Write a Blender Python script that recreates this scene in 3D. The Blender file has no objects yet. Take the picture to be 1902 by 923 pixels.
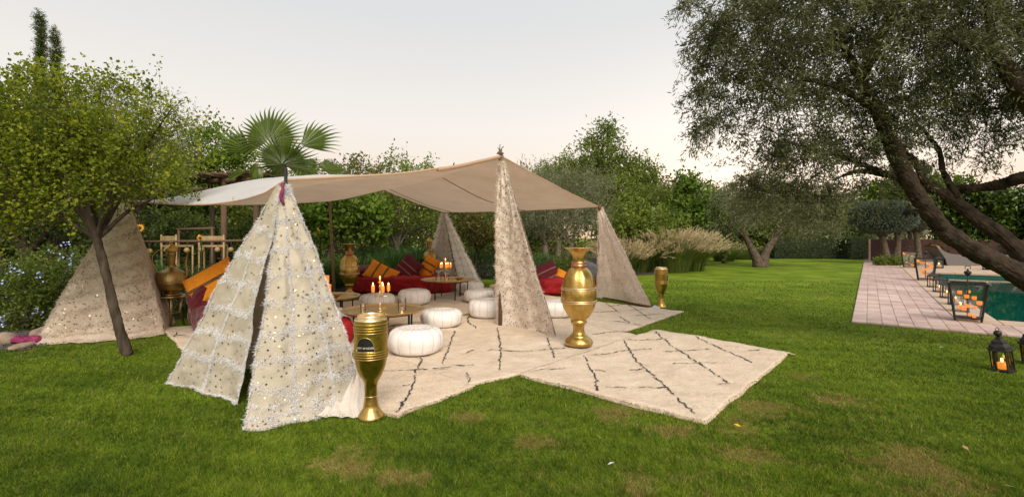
import bpy, bmesh, math, random
import numpy as np
from mathutils import Vector, Matrix
R = math.radians
scene = bpy.context.scene
COL = scene.collection

# ------------------------------------------------------------ camera
HC = 1.4            # camera height
FPX = 873.0         # focal length in photograph pixels (photo is 1902 wide)
cam_d = bpy.data.cameras.new('camera'); cam = bpy.data.objects.new('camera', cam_d); COL.objects.link(cam)
cam_d.sensor_width = 36.0; cam_d.lens = 36.0*FPX/1902.0; cam_d.shift_y = -21.5/1902.0
cam_d.clip_start = 0.05; cam_d.clip_end = 2000
cam.location = (0, 0, HC); cam.rotation_euler = (R(90), 0, 0)
scene.camera = cam

# ------------------------------------------------------------ sky
SUN_AZ = 28.0       # degrees to the right of the view axis: where the sun went down
SUN_EL = 3.5
world = bpy.data.worlds.new('World'); scene.world = world; world.use_nodes = True
wt = world.node_tree; wt.nodes.clear()
def wn(t, **k):
    n = wt.nodes.new(t)
    for a, b in k.items(): setattr(n, a, b)
    return n
sky = wn('ShaderNodeTexSky', sky_type='NISHITA', sun_disc=False)
sky.sun_elevation = R(SUN_EL); sky.sun_rotation = R(SUN_AZ); sky.altitude = 400; sky.air_density = 1.0; sky.dust_density = 3.0; sky.ozone_density = 1.0
hs = wn('ShaderNodeHueSaturation'); hs.inputs['Saturation'].default_value = 0.45; hs.inputs['Value'].default_value = 1.0
wt.links.new(sky.outputs['Color'], hs.inputs['Color'])
geo = wn('ShaderNodeTexCoord'); sep = wn('ShaderNodeSeparateXYZ'); wt.links.new(geo.outputs['Generated'], sep.inputs[0])
asn = wn('ShaderNodeMath', operation='ARCSINE'); wt.links.new(sep.outputs['Z'], asn.inputs[0])
mr = wn('ShaderNodeMapRange'); mr.inputs['From Min'].default_value = 0; mr.inputs['From Max'].default_value = math.pi/2
wt.links.new(asn.outputs[0], mr.inputs['Value'])
ramp = wn('ShaderNodeValToRGB'); cr = ramp.color_ramp
SKY = [(0.0, (8.6, 5.5, 3.7)), (0.04, (8.9, 6.5, 4.8)), (0.08, (8.9, 7.6, 6.4)), (0.14, (8.6, 8.1, 7.55)), (0.27, (7.0, 7.05, 7.1)), (1.0, (5.2, 5.5, 6.0))]
while len(cr.elements) < len(SKY): cr.elements.new(0.5)
for e, (p, c) in zip(cr.elements, SKY): e.position = p; e.color = (c[0]/10, c[1]/10, c[2]/10, 1)
wt.links.new(mr.outputs[0], ramp.inputs[0])
sc10 = wn('ShaderNodeVectorMath', operation='SCALE'); sc10.inputs['Scale'].default_value = 10.0
wt.links.new(ramp.outputs[0], sc10.inputs[0])
mx = wn('ShaderNodeMix', data_type='RGBA'); mx.inputs['Factor'].default_value = 0.90
wt.links.new(hs.outputs[0], mx.inputs['A']); wt.links.new(sc10.outputs[0], mx.inputs['B'])
bg = wn('ShaderNodeBackground'); bg.inputs['Strength'].default_value = 0.101
wo = wn('ShaderNodeOutputWorld'); wt.links.new(mx.outputs['Result'], bg.inputs['Color']); wt.links.new(bg.outputs[0], wo.inputs[0])

# ------------------------------------------------------------ sun: after sunset only a broad soft glow from the sky is left
sun_d = bpy.data.lights.new('sun', 'SUN'); sun_d.energy = 3.5; sun_d.angle = R(40); sun_d.color = (1.0, 0.92, 0.79)
sun = bpy.data.objects.new('sun', sun_d); COL.objects.link(sun)
_az, _el = R(165), R(41)
_dir = Vector((math.sin(_az)*math.cos(_el), math.cos(_az)*math.cos(_el), math.sin(_el)))
sun.rotation_euler = _dir.to_track_quat('Z', 'Y').to_euler()

# ------------------------------------------------------------ exposure
vs = scene.view_settings
vs.view_transform = 'Standard'; vs.look = 'None'; vs.gamma = 1.0; vs.exposure = 0.22; vs.use_curve_mapping = False
scene.render.engine = 'CYCLES'
scene.cycles.max_bounces = 6; scene.cycles.transparent_max_bounces = 12; scene.cycles.use_denoising = True
scene.cycles.caustics_reflective = False; scene.cycles.caustics_refractive = False
scene.cycles.sample_clamp_indirect = 4.0

# ------------------------------------------------------------ helpers
def g(x, y, z=0.0):
    """ground point that the photograph shows at pixel x, y"""
    d = FPX*(HC-z)/(y-440.0)
    return Vector(((x-951.0)/FPX*d, d, z))
def at(x, y, d):
    """point at pixel x, y, d metres in front of the camera plane"""
    return Vector(((x-951.0)/FPX*d, d, HC+(440.0-y)/FPX*d))
def nrm(a):
    a = np.asarray(a, float); return a/np.maximum(np.linalg.norm(a, axis=-1, keepdims=True), 1e-9)
def wob(x, y, seed=0, f=1.0):
    r = np.random.RandomState(seed); o = 0.0
    for i in range(7):
        a = r.uniform(0, 6.28); k = f*r.uniform(.6, 2.4); o = o+np.sin((x*math.cos(a)+y*math.sin(a))*k*3.0+r.uniform(0, 6.28))/(1+.5*i)
    return o/2.6

def npmesh(name, V, F, attr=None, smooth=False):
    me = bpy.data.meshes.new(name); V = np.ascontiguousarray(V, np.float32).reshape(-1, 3)
    me.vertices.add(len(V)); me.vertices.foreach_set('co', V.ravel())
    Fs = F if isinstance(F, list) else [F]
    tot = sum(f.size for f in Fs); npol = sum(len(f) for f in Fs)
    me.loops.add(tot); me.loops.foreach_set('vertex_index', np.concatenate([np.asarray(f, np.int32).ravel() for f in Fs]))
    st, o = [], 0
    for f in Fs: st.append(np.arange(len(f), dtype=np.int32)*f.shape[1]+o); o += f.size
    me.polygons.add(npol); me.polygons.foreach_set('loop_start', np.concatenate(st))
    me.update(calc_edges=True)
    if attr is not None:
        for k, a in attr.items():
            dom = 'FACE' if len(a) == npol else 'POINT'
            me.attributes.new(k, 'FLOAT', dom).data.foreach_set('value', np.asarray(a, np.float32))
    me.polygons.foreach_set('use_smooth', np.full(npol, smooth))
    return me

def link(name, me, mat=None, parent=None, kind=None):
    o = bpy.data.objects.new(name, me); COL.objects.link(o)
    if mat is not None and me is not None: me.materials.append(mat)
    if parent is not None: o.parent = parent
    if kind: o['kind'] = kind
    return o
def nobj(name, V, F, mat, parent=None, attr=None, smooth=False, kind=None):
    V = np.asarray(V, float).reshape(-1, 3)
    if parent is not None: V = V-np.array(world_loc(parent))
    return link(name, npmesh(name, V, F, attr, smooth), mat, parent, kind)
def world_loc(o):
    v = Vector(o.location)
    while o.parent is not None: o = o.parent; v = v+o.location
    return v
def thing(name, label, cat, loc=(0, 0, 0), group=None, rz=0):
    o = bpy.data.objects.new(name, None); COL.objects.link(o); o.location = loc; o.rotation_euler = (0, 0, rz)
    o.empty_display_size = .1
    return tag(o, label, cat, group)
def tag(o, label, cat, group=None):
    o['label'] = label; o['category'] = cat
    if group: o['group'] = group
    return o
def dup(root, loc, rz=0, label=None, group=None, sc=1.0, rot=None):
    def cp(o, par):
        c = o.copy(); COL.objects.link(c); c.parent = par
        for ch in o.children: cp(ch, c)
        return c
    r = cp(root, None); r.location = loc; r.rotation_euler = rot or (0, 0, rz); r.scale = (sc, sc, sc)
    if label: r['label'] = label
    if group: r['group'] = group
    return r

class MB:
    def __init__(s): s.v = []; s.f = []
    def add(s, V, F):
        o = len(s.v); s.v.extend([tuple(p) for p in V]); s.f.extend([tuple(i+o for i in f) for f in F]); return s
    def box(s, c, d, rz=0, tilt=None):
        x, y, z = d[0]/2, d[1]/2, d[2]/2
        P = [Vector(p) for p in ((-x,-y,-z),(x,-y,-z),(x,y,-z),(-x,y,-z),(-x,-y,z),(x,-y,z),(x,y,z),(-x,y,z))]
        M = Matrix.Rotation(rz, 3, 'Z')
        if tilt is not None: M = M @ tilt
        return s.add([M @ p+Vector(c) for p in P], [(0,3,2,1),(4,5,6,7),(0,1,5,4),(1,2,6,5),(2,3,7,6),(3,0,4,7)])
    def bar(s, a, b, w, h=None):
        a, b = Vector(a), Vector(b); d = b-a; q = d.to_track_quat('Z', 'Y').to_matrix(); h = h or w
        P = []
        for e in (a, b):
            for (i, j) in ((-1,-1),(1,-1),(1,1),(-1,1)): P.append(e+q @ Vector((i*w/2, j*h/2, 0)))
        return s.add(P, [(0,3,2,1),(4,5,6,7),(0,1,5,4),(1,2,6,5),(2,3,7,6),(3,0,4,7)])
    def tube(s, pts, rad, n=8, caps=True, closed=False):
        pts = [Vector(p) for p in pts]; m = len(pts)
        rad = [rad]*m if not hasattr(rad, '__len__') else rad
        V, F = [], []; prev = None
        for i, p in enumerate(pts):
            if closed: t = pts[(i+1) % m]-pts[i-1]
            else: t = pts[min(i+1, m-1)]-pts[max(i-1, 0)]
            t = t.normalized() if t.length > 1e-9 else Vector((0, 0, 1))
            if prev is None:
                u = t.orthogonal().normalized()
            else:
                u = prev-t*prev.dot(t); u = u.normalized() if u.length > 1e-6 else t.orthogonal().normalized()
            prev = u; w = t.cross(u)
            for k in range(n):
                a = 2*math.pi*k/n; V.append(p+(u*math.cos(a)+w*math.sin(a))*rad[i])
        for i in range(m if closed else m-1):
            j = (i+1) % m
            for k in range(n): F.append((i*n+k, i*n+(k+1) % n, j*n+(k+1) % n, j*n+k))
        if caps and not closed: F.append(tuple(range(n-1, -1, -1))); F.append(tuple((m-1)*n+k for k in range(n)))
        return s.add(V, F)
    def lathe(s, prof, n=32, c=(0, 0, 0), mod=None):
        V, F = [], []
        for i, (r, z) in enumerate(prof):
            for k in range(n):
                a = 2*math.pi*k/n; rr = r*(mod(a, z) if mod else 1)
                V.append((c[0]+rr*math.cos(a), c[1]+rr*math.sin(a), c[2]+z))
        for i in range(len(prof)-1):
            for k in range(n): F.append((i*n+k, i*n+(k+1) % n, (i+1)*n+(k+1) % n, (i+1)*n+k))
        return s.add(V, F)
    def ball(s, c, r, n=10, m=7):
        rz = r if not hasattr(r, '__len__') else r[1]; rr = r if not hasattr(r, '__len__') else r[0]
        return s.lathe([(max(rr*math.sin(math.pi*i/m), 1e-4), -rz*math.cos(math.pi*i/m)) for i in range(m+1)], n, c)
    def build(s, name, mat, parent=None, smooth=False, kind=None, bevel=0):
        me = bpy.data.meshes.new(name)
        off = world_loc(parent) if parent is not None else Vector((0, 0, 0))
        me.from_pydata([tuple(Vector(p)-off) for p in s.v], [], s.f); me.update()
        if bevel:
            bm = bmesh.new(); bm.from_mesh(me)
            bmesh.ops.bevel(bm, geom=bm.edges[:], offset=bevel, segments=2, affect='EDGES', profile=.5); bm.to_mesh(me); bm.free()
        me.polygons.foreach_set('use_smooth', np.full(len(me.polygons), bool(smooth)))
        if smooth == 'auto':
            try: me.set_sharp_from_angle(angle=R(38))
            except Exception: pass
        return link(name, me, mat, parent, kind)

def interp_prof(pts, sub=5):
    """smooth a lathe profile with Catmull-Rom"""
    P = [pts[0]]+list(pts)+[pts[-1]]; out = []
    for i in range(1, len(P)-2):
        p0, p1, p2, p3 = [np.array(q, float) for q in P[i-1:i+3]]
        for k in range(sub):
            t = k/sub
            out.append(tuple(.5*((2*p1)+(-p0+p2)*t+(2*p0-5*p1+4*p2-p3)*t*t+(-p0+3*p1-3*p2+p3)*t**3)))
    out.append(tuple(pts[-1])); return [(max(r, 1e-4), z) for r, z in out]
def smooth_path(pts, sub=4):
    P = [Vector(p) for p in pts]; P = [P[0]*2-P[1]]+P+[P[-1]*2-P[-2]]; out = []
    for i in range(1, len(P)-2):
        p0, p1, p2, p3 = P[i-1:i+3]
        for k in range(sub):
            t = k/sub
            out.append(.5*((2*p1)+(-p0+p2)*t+(2*p0-5*p1+4*p2-p3)*t*t+(-p0+3*p1-3*p2+p3)*t**3))
    out.append(P[-2]); return out

# ------------------------------------------------------------ materials
def mat(name): 
    m = bpy.data.materials.new(name); m.use_nodes = True; m.node_tree.nodes.clear(); return m
class NT:
    def __init__(s, m): s.t = m.node_tree
    def n(s, t, ins=None, **k):
        n = s.t.nodes.new(t)
        for a, b in k.items(): setattr(n, a, b)
        for a, b in (ins or {}).items():
            if hasattr(b, 'is_output'): s.t.links.new(b, n.inputs[a])
            else: n.inputs[a].default_value = b
        return n
    def out(s, sh): s.n('ShaderNodeOutputMaterial', {'Surface': sh})
def c4(c): return (c[0], c[1], c[2], 1)
def ramp_node(t, fac, stops):
    r = t.n('ShaderNodeValToRGB', {'Fac': fac}); e = r.color_ramp
    while len(e.elements) < len(stops): e.elements.new(.5)
    for el, (p, c) in zip(e.elements, stops): el.position = p; el.color = c4(c)
    return r.outputs[0]
def simple(name, c1, c2=None, rough=.6, metal=0, scale=8.0, bump=0.0, bscale=None, spec=.5, detail=4, coat=0, stretch=None, sheen=0):
    m = mat(name); t = NT(m); co = t.n('ShaderNodeTexCoord').outputs['Object']
    if stretch: co = t.n('ShaderNodeMapping', {'Vector': co, 'Scale': stretch}).outputs[0]
    nz = t.n('ShaderNodeTexNoise', {'Vector': co, 'Scale': scale, 'Detail': detail, 'Roughness': .6})
    colr = ramp_node(t, nz.outputs['Fac'], [(.3, c1), (.7, c2 or c1)])
    b = t.n('ShaderNodeBsdfPrincipled', {'Base Color': colr, 'Roughness': rough, 'Metallic': metal, 'Specular IOR Level': spec, 'Coat Weight': coat})
    if sheen: b.inputs['Sheen Weight'].default_value = sheen
    if bump:
        n2 = t.n('ShaderNodeTexNoise', {'Vector': co, 'Scale': bscale or scale*4, 'Detail': 5, 'Roughness': .65})
        bp = t.n('ShaderNodeBump', {'Strength': bump, 'Distance': .02, 'Height': n2.outputs['Fac']}); t.t.links.new(bp.outputs[0], b.inputs['Normal'])
    t.out(b.outputs[0]); return m
def leaf_mat(name, dark, mid, light, trans=.35, rough=.5, spec=.3):
    m = mat(name); t = NT(m); a = t.n('ShaderNodeAttribute', attribute_name='rnd').outputs['Fac']
    c = ramp_node(t, a, [(0, dark), (.5, mid), (1, light)])
    b = t.n('ShaderNodeBsdfPrincipled', {'Base Color': c, 'Roughness': rough, 'Specular IOR Level': spec})
    c2 = t.n('ShaderNodeMix', {'Factor': .5, 'A': c, 'B': (.5, .55, .05, 1)}, data_type='RGBA', blend_type='MULTIPLY')
    tr = t.n('ShaderNodeBsdfTranslucent', {'Color': c})
    mxs = t.n('ShaderNodeMixShader', {0: trans}); t.t.links.new(b.outputs[0], mxs.inputs[1]); t.t.links.new(tr.outputs[0], mxs.inputs[2])
    t.t.nodes.remove(c2)
    t.out(mxs.outputs[0]); return m
def cloth_mat(name, c1, c2, trans=.15, weave=260, bump=.35, scale=5, rough=.9):
    m = mat(name); t = NT(m); co = t.n('ShaderNodeTexCoord').outputs['Object']
    nz = t.n('ShaderNodeTexNoise', {'Vector': co, 'Scale': scale, 'Detail': 6, 'Roughness': .65})
    c = ramp_node(t, nz.outputs['Fac'], [(.32, c1), (.68, c2)])
    b = t.n('ShaderNodeBsdfPrincipled', {'Base Color': c, 'Roughness': rough, 'Specular IOR Level': .15})
    w = t.n('ShaderNodeTexNoise', {'Vector': co, 'Scale': weave, 'Detail': 2})
    w2 = t.n('ShaderNodeTexNoise', {'Vector': co, 'Scale': 9, 'Detail': 5})
    ad = t.n('ShaderNodeMath', {0: w2.outputs['Fac'], 1: 2.5}, operation='MULTIPLY'); ad2 = t.n('ShaderNodeMath', {0: w.outputs['Fac'], 1: ad.outputs[0]}, operation='ADD')
    bp = t.n('ShaderNodeBump', {'Strength': bump, 'Distance': .012, 'Height': ad2.outputs[0]}); t.t.links.new(bp.outputs[0], b.inputs['Normal'])
    tr = t.n('ShaderNodeBsdfTranslucent', {'Color': c})
    ms = t.n('ShaderNodeMixShader', {0: trans}); t.t.links.new(b.outputs[0], ms.inputs[1]); t.t.links.new(tr.outputs[0], ms.inputs[2])
    t.out(ms.outputs[0]); return m
def emit(name, c, s, c2=None):
    m = mat(name); t = NT(m)
    e = t.n('ShaderNodeEmission', {'Color': c4(c), 'Strength': s})
    if c2:
        b = t.n('ShaderNodeBsdfPrincipled', {'Base Color': c4(c2), 'Roughness': .2})
        ad = t.n('ShaderNodeAddShader'); t.t.links.new(e.outputs[0], ad.inputs[0]); t.t.links.new(b.outputs[0], ad.inputs[1]); t.out(ad.outputs[0])
    else: t.out(e.outputs[0])
    return m
def glass_mat(name, tint=(1, 1, 1), refl=.12):
    m = mat(name); t = NT(m); lw = t.n('ShaderNodeLayerWeight', {'Blend': .25})
    mul = t.n('ShaderNodeMath', {0: lw.outputs['Fresnel'], 1: refl}, operation='ADD')
    tr = t.n('ShaderNodeBsdfTransparent', {'Color': c4(tint)}); gl = t.n('ShaderNodeBsdfGlossy', {'Roughness': .03})
    ms = t.n('ShaderNodeMixShader', {0: mul.outputs[0]}); t.t.links.new(tr.outputs[0], ms.inputs[1]); t.t.links.new(gl.outputs[0], ms.inputs[2]); t.out(ms.outputs[0]); return m

def brass_mat(name, c1, c2, rough=.28, dents=.45, dscale=18):
    m = mat(name); t = NT(m); co = t.n('ShaderNodeTexCoord').outputs['Object']
    nz = t.n('ShaderNodeTexNoise', {'Vector': co, 'Scale': 6, 'Detail': 7, 'Roughness': .7})
    c = ramp_node(t, nz.outputs['Fac'], [(.3, c1), (.7, c2)])
    rr = t.n('ShaderNodeMapRange', {'Value': nz.outputs['Fac'], 'To Min': rough-.08, 'To Max': rough+.16})
    n2 = t.n('ShaderNodeTexNoise', {'Vector': co, 'Scale': dscale, 'Detail': 3})
    bp = t.n('ShaderNodeBump', {'Strength': dents, 'Distance': .01, 'Height': n2.outputs['Fac']})
    b = t.n('ShaderNodeBsdfPrincipled', {'Base Color': c, 'Metallic': 1.0, 'Roughness': rr.outputs[0], 'Normal': bp.outputs[0]})
    t.out(b.outputs[0]); return m

M = {}
M['brass'] = brass_mat('brass', (.44, .28, .07), (.66, .46, .16))
M['brass_olive'] = brass_mat('aged_brass', (.30, .21, .035), (.48, .35, .07), .3, .35, 26)
M['brass_pale'] = brass_mat('pale_brass', (.72, .53, .28), (.88, .70, .44), .30, .1, 30)
M['brass_dark'] = brass_mat('dark_brass', (.28, .19, .07), (.48, .34, .14), .34, .5, 60)
M['copper'] = brass_mat('copper', (.45, .20, .10), (.62, .32, .18), .3, .1)
M['iron'] = simple('black_iron', (.012, .011, .011), (.03, .027, .025), .5, .4, 20, .2)
M['candle'] = emit('lit_amber_glass', (1.0, .27, .03), .85, (.40, .13, .02))
M['flame'] = emit('flame', (1.0, .55, .16), 6.0)
M['wax'] = emit('lit_wax', (1.0, .45, .12), .35, (.7, .55, .4))
M['glass'] = glass_mat('clear_glass')
M['canvas'] = cloth_mat('canvas', (.72, .73, .745), (.79, .80, .815), .50, 300, .08, 2.0)  # bluish white carries the sky's tint on the upper side
M['canvas_bounce'] = cloth_mat('canvas_bounce_tan', (.78, .59, .435), (.84, .66, .50), .6, 300, .12, 2.0)  # same cloth, its tan standing for warm bounce light underneath
M['canvas_seam'] = cloth_mat('canvas_seam', (.30, .22, .16), (.36, .27, .2), .1, 300, .2)
M['handira'] = cloth_mat('cream_blanket', (.47, .405, .31), (.60, .535, .435), .10, scale=9, bump=.55)
M['handira_tan'] = cloth_mat('tan_blanket', (.54, .43, .335), (.68, .56, .455), .10, scale=7)  # tan partly holds the shade on the tent by the leaning tree
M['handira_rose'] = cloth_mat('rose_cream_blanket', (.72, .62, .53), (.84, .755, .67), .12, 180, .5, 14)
M['handira_rug'] = cloth_mat('plain_woven_back', (.74, .63, .54), (.87, .77, .68), .06, 160, .6, 22)
M['wool_white'] = cloth_mat('white_wool', (.78, .765, .78), (.90, .89, .90), .4, 200, .1)
M['wool_cream'] = cloth_mat('cream_wool', (.76, .67, .59), (.88, .80, .72), .45, 200, .1)
M['sequin'] = brass_mat('sequin', (.24, .18, .11), (.46, .37, .25), .25, 0)
M['rug'] = cloth_mat('rug_wool', (.59, .47, .35), (.72, .595, .47), 0, 120, .9, 4)
M['rug_pile'] = cloth_mat('rug_pile', (.59, .465, .345), (.74, .615, .485), .1, 200, 0, 9)
M['rug_line'] = simple('rug_line', (.020, .020, .024), (.05, .05, .058), .95, 0, 40, .5)
M['red'] = simple('red_velvet', (.065, .003, .008), (.125, .005, .012), .75, 0, 7, .5, 25, .3, sheen=.15)
M['red_cloth'] = simple('bright_red_cloth', (.24, .006, .010), (.40, .010, .014), .7, 0, 6, .5, 25, .3)
M['maroon'] = simple('maroon_weave', (.085, .005, .012), (.15, .008, .02), .85, 0, 25, .5, 120)
M['maroon_stripe'] = simple('maroon_stripe', (.26, .09, .085), (.36, .15, .13), .9, 0, 40, .4)
M['orange'] = simple('orange_weave', (.74, .22, .005), (.90, .34, .012), .9, 0, 30, .6, 130)
M['brown_band'] = simple('brown_band', (.09, .045, .02), (.2, .1, .03), .9, 0, 60, .4)
M['leather'] = simple('white_leather', (.72, .67, .64), (.82, .78, .75), .5, 0, 5, .18, 30, .35)
M['thread'] = simple('grey_thread', (.30, .27, .26), (.4, .37, .35), .9)
M['bark'] = simple('bark', (.030, .022, .016), (.105, .080, .058), .95, 0, 14, 1.0, 22, .2, 8, stretch=(1, 1, .3))
M['bark_olive'] = simple('olive_bark', (.016, .011, .008), (.075, .053, .037), .95, 0, 9, 1.0, 26, .2, 9)
M['bark_mid'] = simple('brown_olive_bark', (.05, .037, .026), (.15, .112, .08), .95, 0, 10, 1.0, 26, .2, 8)
M['bark_pale'] = simple('pale_bark', (.13, .105, .08), (.26, .22, .17), .95, 0, 14, .9, 30, .2)
M['wood'] = simple('pole_wood', (.22, .145, .085), (.36, .25, .15), .8, 0, 12, .4, 40, .2, stretch=(6, 6, .6))
M['wood_dark'] = simple('weathered_wood', (.10, .062, .040), (.20, .125, .08), .9, 0, 12, .5, 40, .2, stretch=(6, 6, .6))
M['chair_wood'] = simple('honey_wood', (.27, .175, .075), (.40, .28, .13), .7, 0, 12, .3, 60)
M['stone'] = simple('tan_stone', (.22, .155, .11), (.38, .29, .21), .9, 0, 6, .6, 18)
M['grey_stone'] = simple('dark_grey_stone', (.07, .07, .08), (.15, .15, .16), .9, 0, 6, .7, 18)
M['soil'] = simple('soil', (.03, .024, .016), (.075, .055, .035), 1, 0, 5, 1.0, 40)
M['gravel'] = simple('gravel', (.07, .06, .062), (.17, .145, .14), .95, 0, 60, 1.0, 120)
M['paver'] = simple('paver', (.40, .265, .235), (.56, .42, .37), .75, 0, 9, .35, 60, .4)
M['joint'] = simple('paver_joint', (.17, .12, .10), (.24, .18, .15), .95, 0, 20, .6)
M['coping'] = simple('coping_stone', (.40, .285, .20), (.52, .385, .28), .7, 0, 4, .2, 60)
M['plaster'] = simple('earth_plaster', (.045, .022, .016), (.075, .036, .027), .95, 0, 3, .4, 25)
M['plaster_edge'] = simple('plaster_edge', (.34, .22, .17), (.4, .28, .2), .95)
M['pooltile'] = simple('pool_tile', (.004, .08, .06), (.01, .12, .09), .4, 0, 8)
M['wicker'] = simple('grey_wicker', (.085, .075, .072), (.19, .17, .16), .8, 0, 90, .8, 140)
M['orange_cushion'] = simple('orange_cushion', (.50, .165, .03), (.62, .22, .05), .9, 0, 8, .3)
M['petal'] = simple('sunflower_petal', (.75, .30, .01), (.85, .45, .02), .7)
M['seed'] = simple('sunflower_seed', (.05, .02, .01), (.1, .04, .02), .95)
M['blue_flower'] = simple('plumbago_flower', (.36, .45, .78), (.55, .62, .88), .7)
M['pink_flower'] = leaf_mat('pink_blossom', (.30, .12, .16), (.45, .24, .28), (.55, .34, .38), .3)
M['magenta'] = simple('magenta_cloth', (.13, .012, .05), (.30, .03, .11), .85)
M['black_plate'] = simple('black_plate', (.008, .006, .006), (.014, .01, .01), .4)
M['letter'] = simple('plate_letter', (.55, .5, .45), (.62, .57, .5), .5)
M['gourd'] = simple('gourd', (.26, .16, .06), (.34, .22, .09), .6, 0, 10)
# foliage
M['l_lime'] = leaf_mat('lime_leaf', (.075, .11, .006), (.195, .24, .013), (.40, .42, .03), .48)
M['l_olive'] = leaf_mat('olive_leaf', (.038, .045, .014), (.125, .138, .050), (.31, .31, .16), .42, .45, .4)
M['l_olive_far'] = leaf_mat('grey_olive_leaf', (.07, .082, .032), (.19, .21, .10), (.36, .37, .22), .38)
M['l_green'] = leaf_mat('green_leaf', (.045, .07, .008), (.125, .175, .022), (.26, .31, .045), .42)
M['l_dark'] = leaf_mat('dark_leaf', (.018, .03, .005), (.065, .092, .016), (.16, .20, .034), .38)
M['l_bright'] = leaf_mat('bright_leaf', (.04, .075, .006), (.11, .19, .016), (.24, .34, .04), .4)
M['l_warm'] = leaf_mat('warm_leaf', (.06, .06, .014), (.14, .135, .028), (.30, .23, .07), .45)
M['l_palm'] = leaf_mat('palm_leaf', (.05, .085, .012), (.12, .175, .028), (.24, .30, .06), .45, .35, .5)
M['l_herb'] = leaf_mat('herb_leaf', (.022, .055, .014), (.055, .13, .03), (.14, .26, .06), .4)
M['l_hedge'] = leaf_mat('hedge_leaf', (.016, .028, .006), (.04, .065, .013), (.10, .15, .03), .25)
M['l_plume'] = leaf_mat('grass_plume', (.40, .31, .17), (.60, .48, .29), (.76, .64, .43), .45)
M['l_topiary'] = leaf_mat('clipped_olive_leaf', (.05, .065, .04), (.12, .15, .10), (.22, .26, .18), .2)
def grass_mat():
    m = mat('lawn_blade'); t = NT(m)
    a = t.n('ShaderNodeAttribute', attribute_name='rnd').outputs['Fac']; d = t.n('ShaderNodeAttribute', attribute_name='dry').outputs['Fac']
    c1 = ramp_node(t, a, [(0, (.036, .070, .006)), (.5, (.118, .188, .012)), (1, (.28, .34, .032))])
    c2 = ramp_node(t, a, [(0, (.15, .115, .025)), (.5, (.30, .23, .075)), (1, (.44, .35, .14))])
    c = t.n('ShaderNodeMix', {'Factor': d}, data_type='RGBA'); t.t.links.new(c1, c.inputs['A']); t.t.links.new(c2, c.inputs['B'])
    b = t.n('ShaderNodeBsdfPrincipled', {'Base Color': c.outputs['Result'], 'Roughness': .6, 'Specular IOR Level': .2})
    tr = t.n('ShaderNodeBsdfTranslucent', {'Color': c.outputs['Result']})
    ms = t.n('ShaderNodeMixShader', {0: .35}); t.t.links.new(b.outputs[0], ms.inputs[1]); t.t.links.new(tr.outputs[0], ms.inputs[2]); t.out(ms.outputs[0]); return m
def lawn_mat():
    m = mat('lawn_ground'); t = NT(m); co = t.n('ShaderNodeTexCoord').outputs['Object']; d = t.n('ShaderNodeAttribute', attribute_name='dry').outputs['Fac']
    n1 = t.n('ShaderNodeTexNoise', {'Vector': co, 'Scale': .9, 'Detail': 6, 'Roughness': .6}); n2 = t.n('ShaderNodeTexNoise', {'Vector': co, 'Scale': 45, 'Detail': 6, 'Roughness': .75})
    mixf = t.n('ShaderNodeMath', {0: n1.outputs['Fac'], 1: n2.outputs['Fac']}, operation='ADD'); h = t.n('ShaderNodeMath', {0: mixf.outputs[0], 1: .5}, operation='MULTIPLY')
    c1 = ramp_node(t, h.outputs[0], [(.34, (.038, .070, .005)), (.5, (.125, .195, .012)), (.66, (.26, .32, .028))])
    c2 = ramp_node(t, n2.outputs['Fac'], [(.3, (.10, .07, .02)), (.7, (.28, .2, .06))])
    c = t.n('ShaderNodeMix', {'Factor': d}, data_type='RGBA'); t.t.links.new(c1, c.inputs['A']); t.t.links.new(c2, c.inputs['B'])
    bp = t.n('ShaderNodeBump', {'Strength': .9, 'Distance': .03, 'Height': n2.outputs['Fac']})
    b = t.n('ShaderNodeBsdfPrincipled', {'Base Color': c.outputs['Result'], 'Roughness': .9, 'Specular IOR Level': .1, 'Normal': bp.outputs[0]}); t.out(b.outputs[0]); return m
def water_mat():
    m = mat('pool_water'); t = NT(m); co = t.n('ShaderNodeTexCoord').outputs['Object']
    n1 = t.n('ShaderNodeTexNoise', {'Vector': co, 'Scale': 2.2, 'Detail': 3})
    bp = t.n('ShaderNodeBump', {'Strength': .035, 'Distance': .05, 'Height': n1.outputs['Fac']})
    b = t.n('ShaderNodeBsdfPrincipled', {'Base Color': (.002, .075, .055, 1), 'Roughness': .015, 'IOR': 1.33, 'Normal': bp.outputs[0]}); t.out(b.outputs[0]); return m
def paver_mat():
    m = mat('paver'); t = NT(m); co = t.n('ShaderNodeTexCoord').outputs['Object']; oi = t.n('ShaderNodeObjectInfo'); ge = t.n('ShaderNodeNewGeometry')
    n1 = t.n('ShaderNodeTexNoise', {'Vector': ge.outputs['Position'], 'Scale': 1.1, 'Detail': 6, 'Roughness': .65}); n2 = t.n('ShaderNodeTexNoise', {'Vector': ge.outputs['Position'], 'Scale': 26, 'Detail': 5, 'Roughness': .7})
    a = t.n('ShaderNodeMath', {0: oi.outputs['Random'], 1: .22}, operation='MULTIPLY'); b = t.n('ShaderNodeMath', {0: n1.outputs['Fac'], 1: a.outputs[0]}, operation='ADD'); c = t.n('ShaderNodeMath', {0: n2.outputs['Fac'], 1: .35, 2: b.outputs[0]}, operation='MULTIPLY_ADD')
    col = ramp_node(t, c.outputs[0], [(.5, (.27, .18, .155)), (.75, (.44, .31, .27)), (1.0, (.58, .45, .40))])
    bp = t.n('ShaderNodeBump', {'Strength': .4, 'Distance': .01, 'Height': n2.outputs['Fac']})
    s = t.n('ShaderNodeBsdfPrincipled', {'Base Color': col, 'Roughness': .75, 'Normal': bp.outputs[0]}); t.out(s.outputs[0]); return m
M['paver'] = paver_mat()
M['blade'] = grass_mat(); M['lawn'] = lawn_mat(); M['water'] = water_mat()
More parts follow.
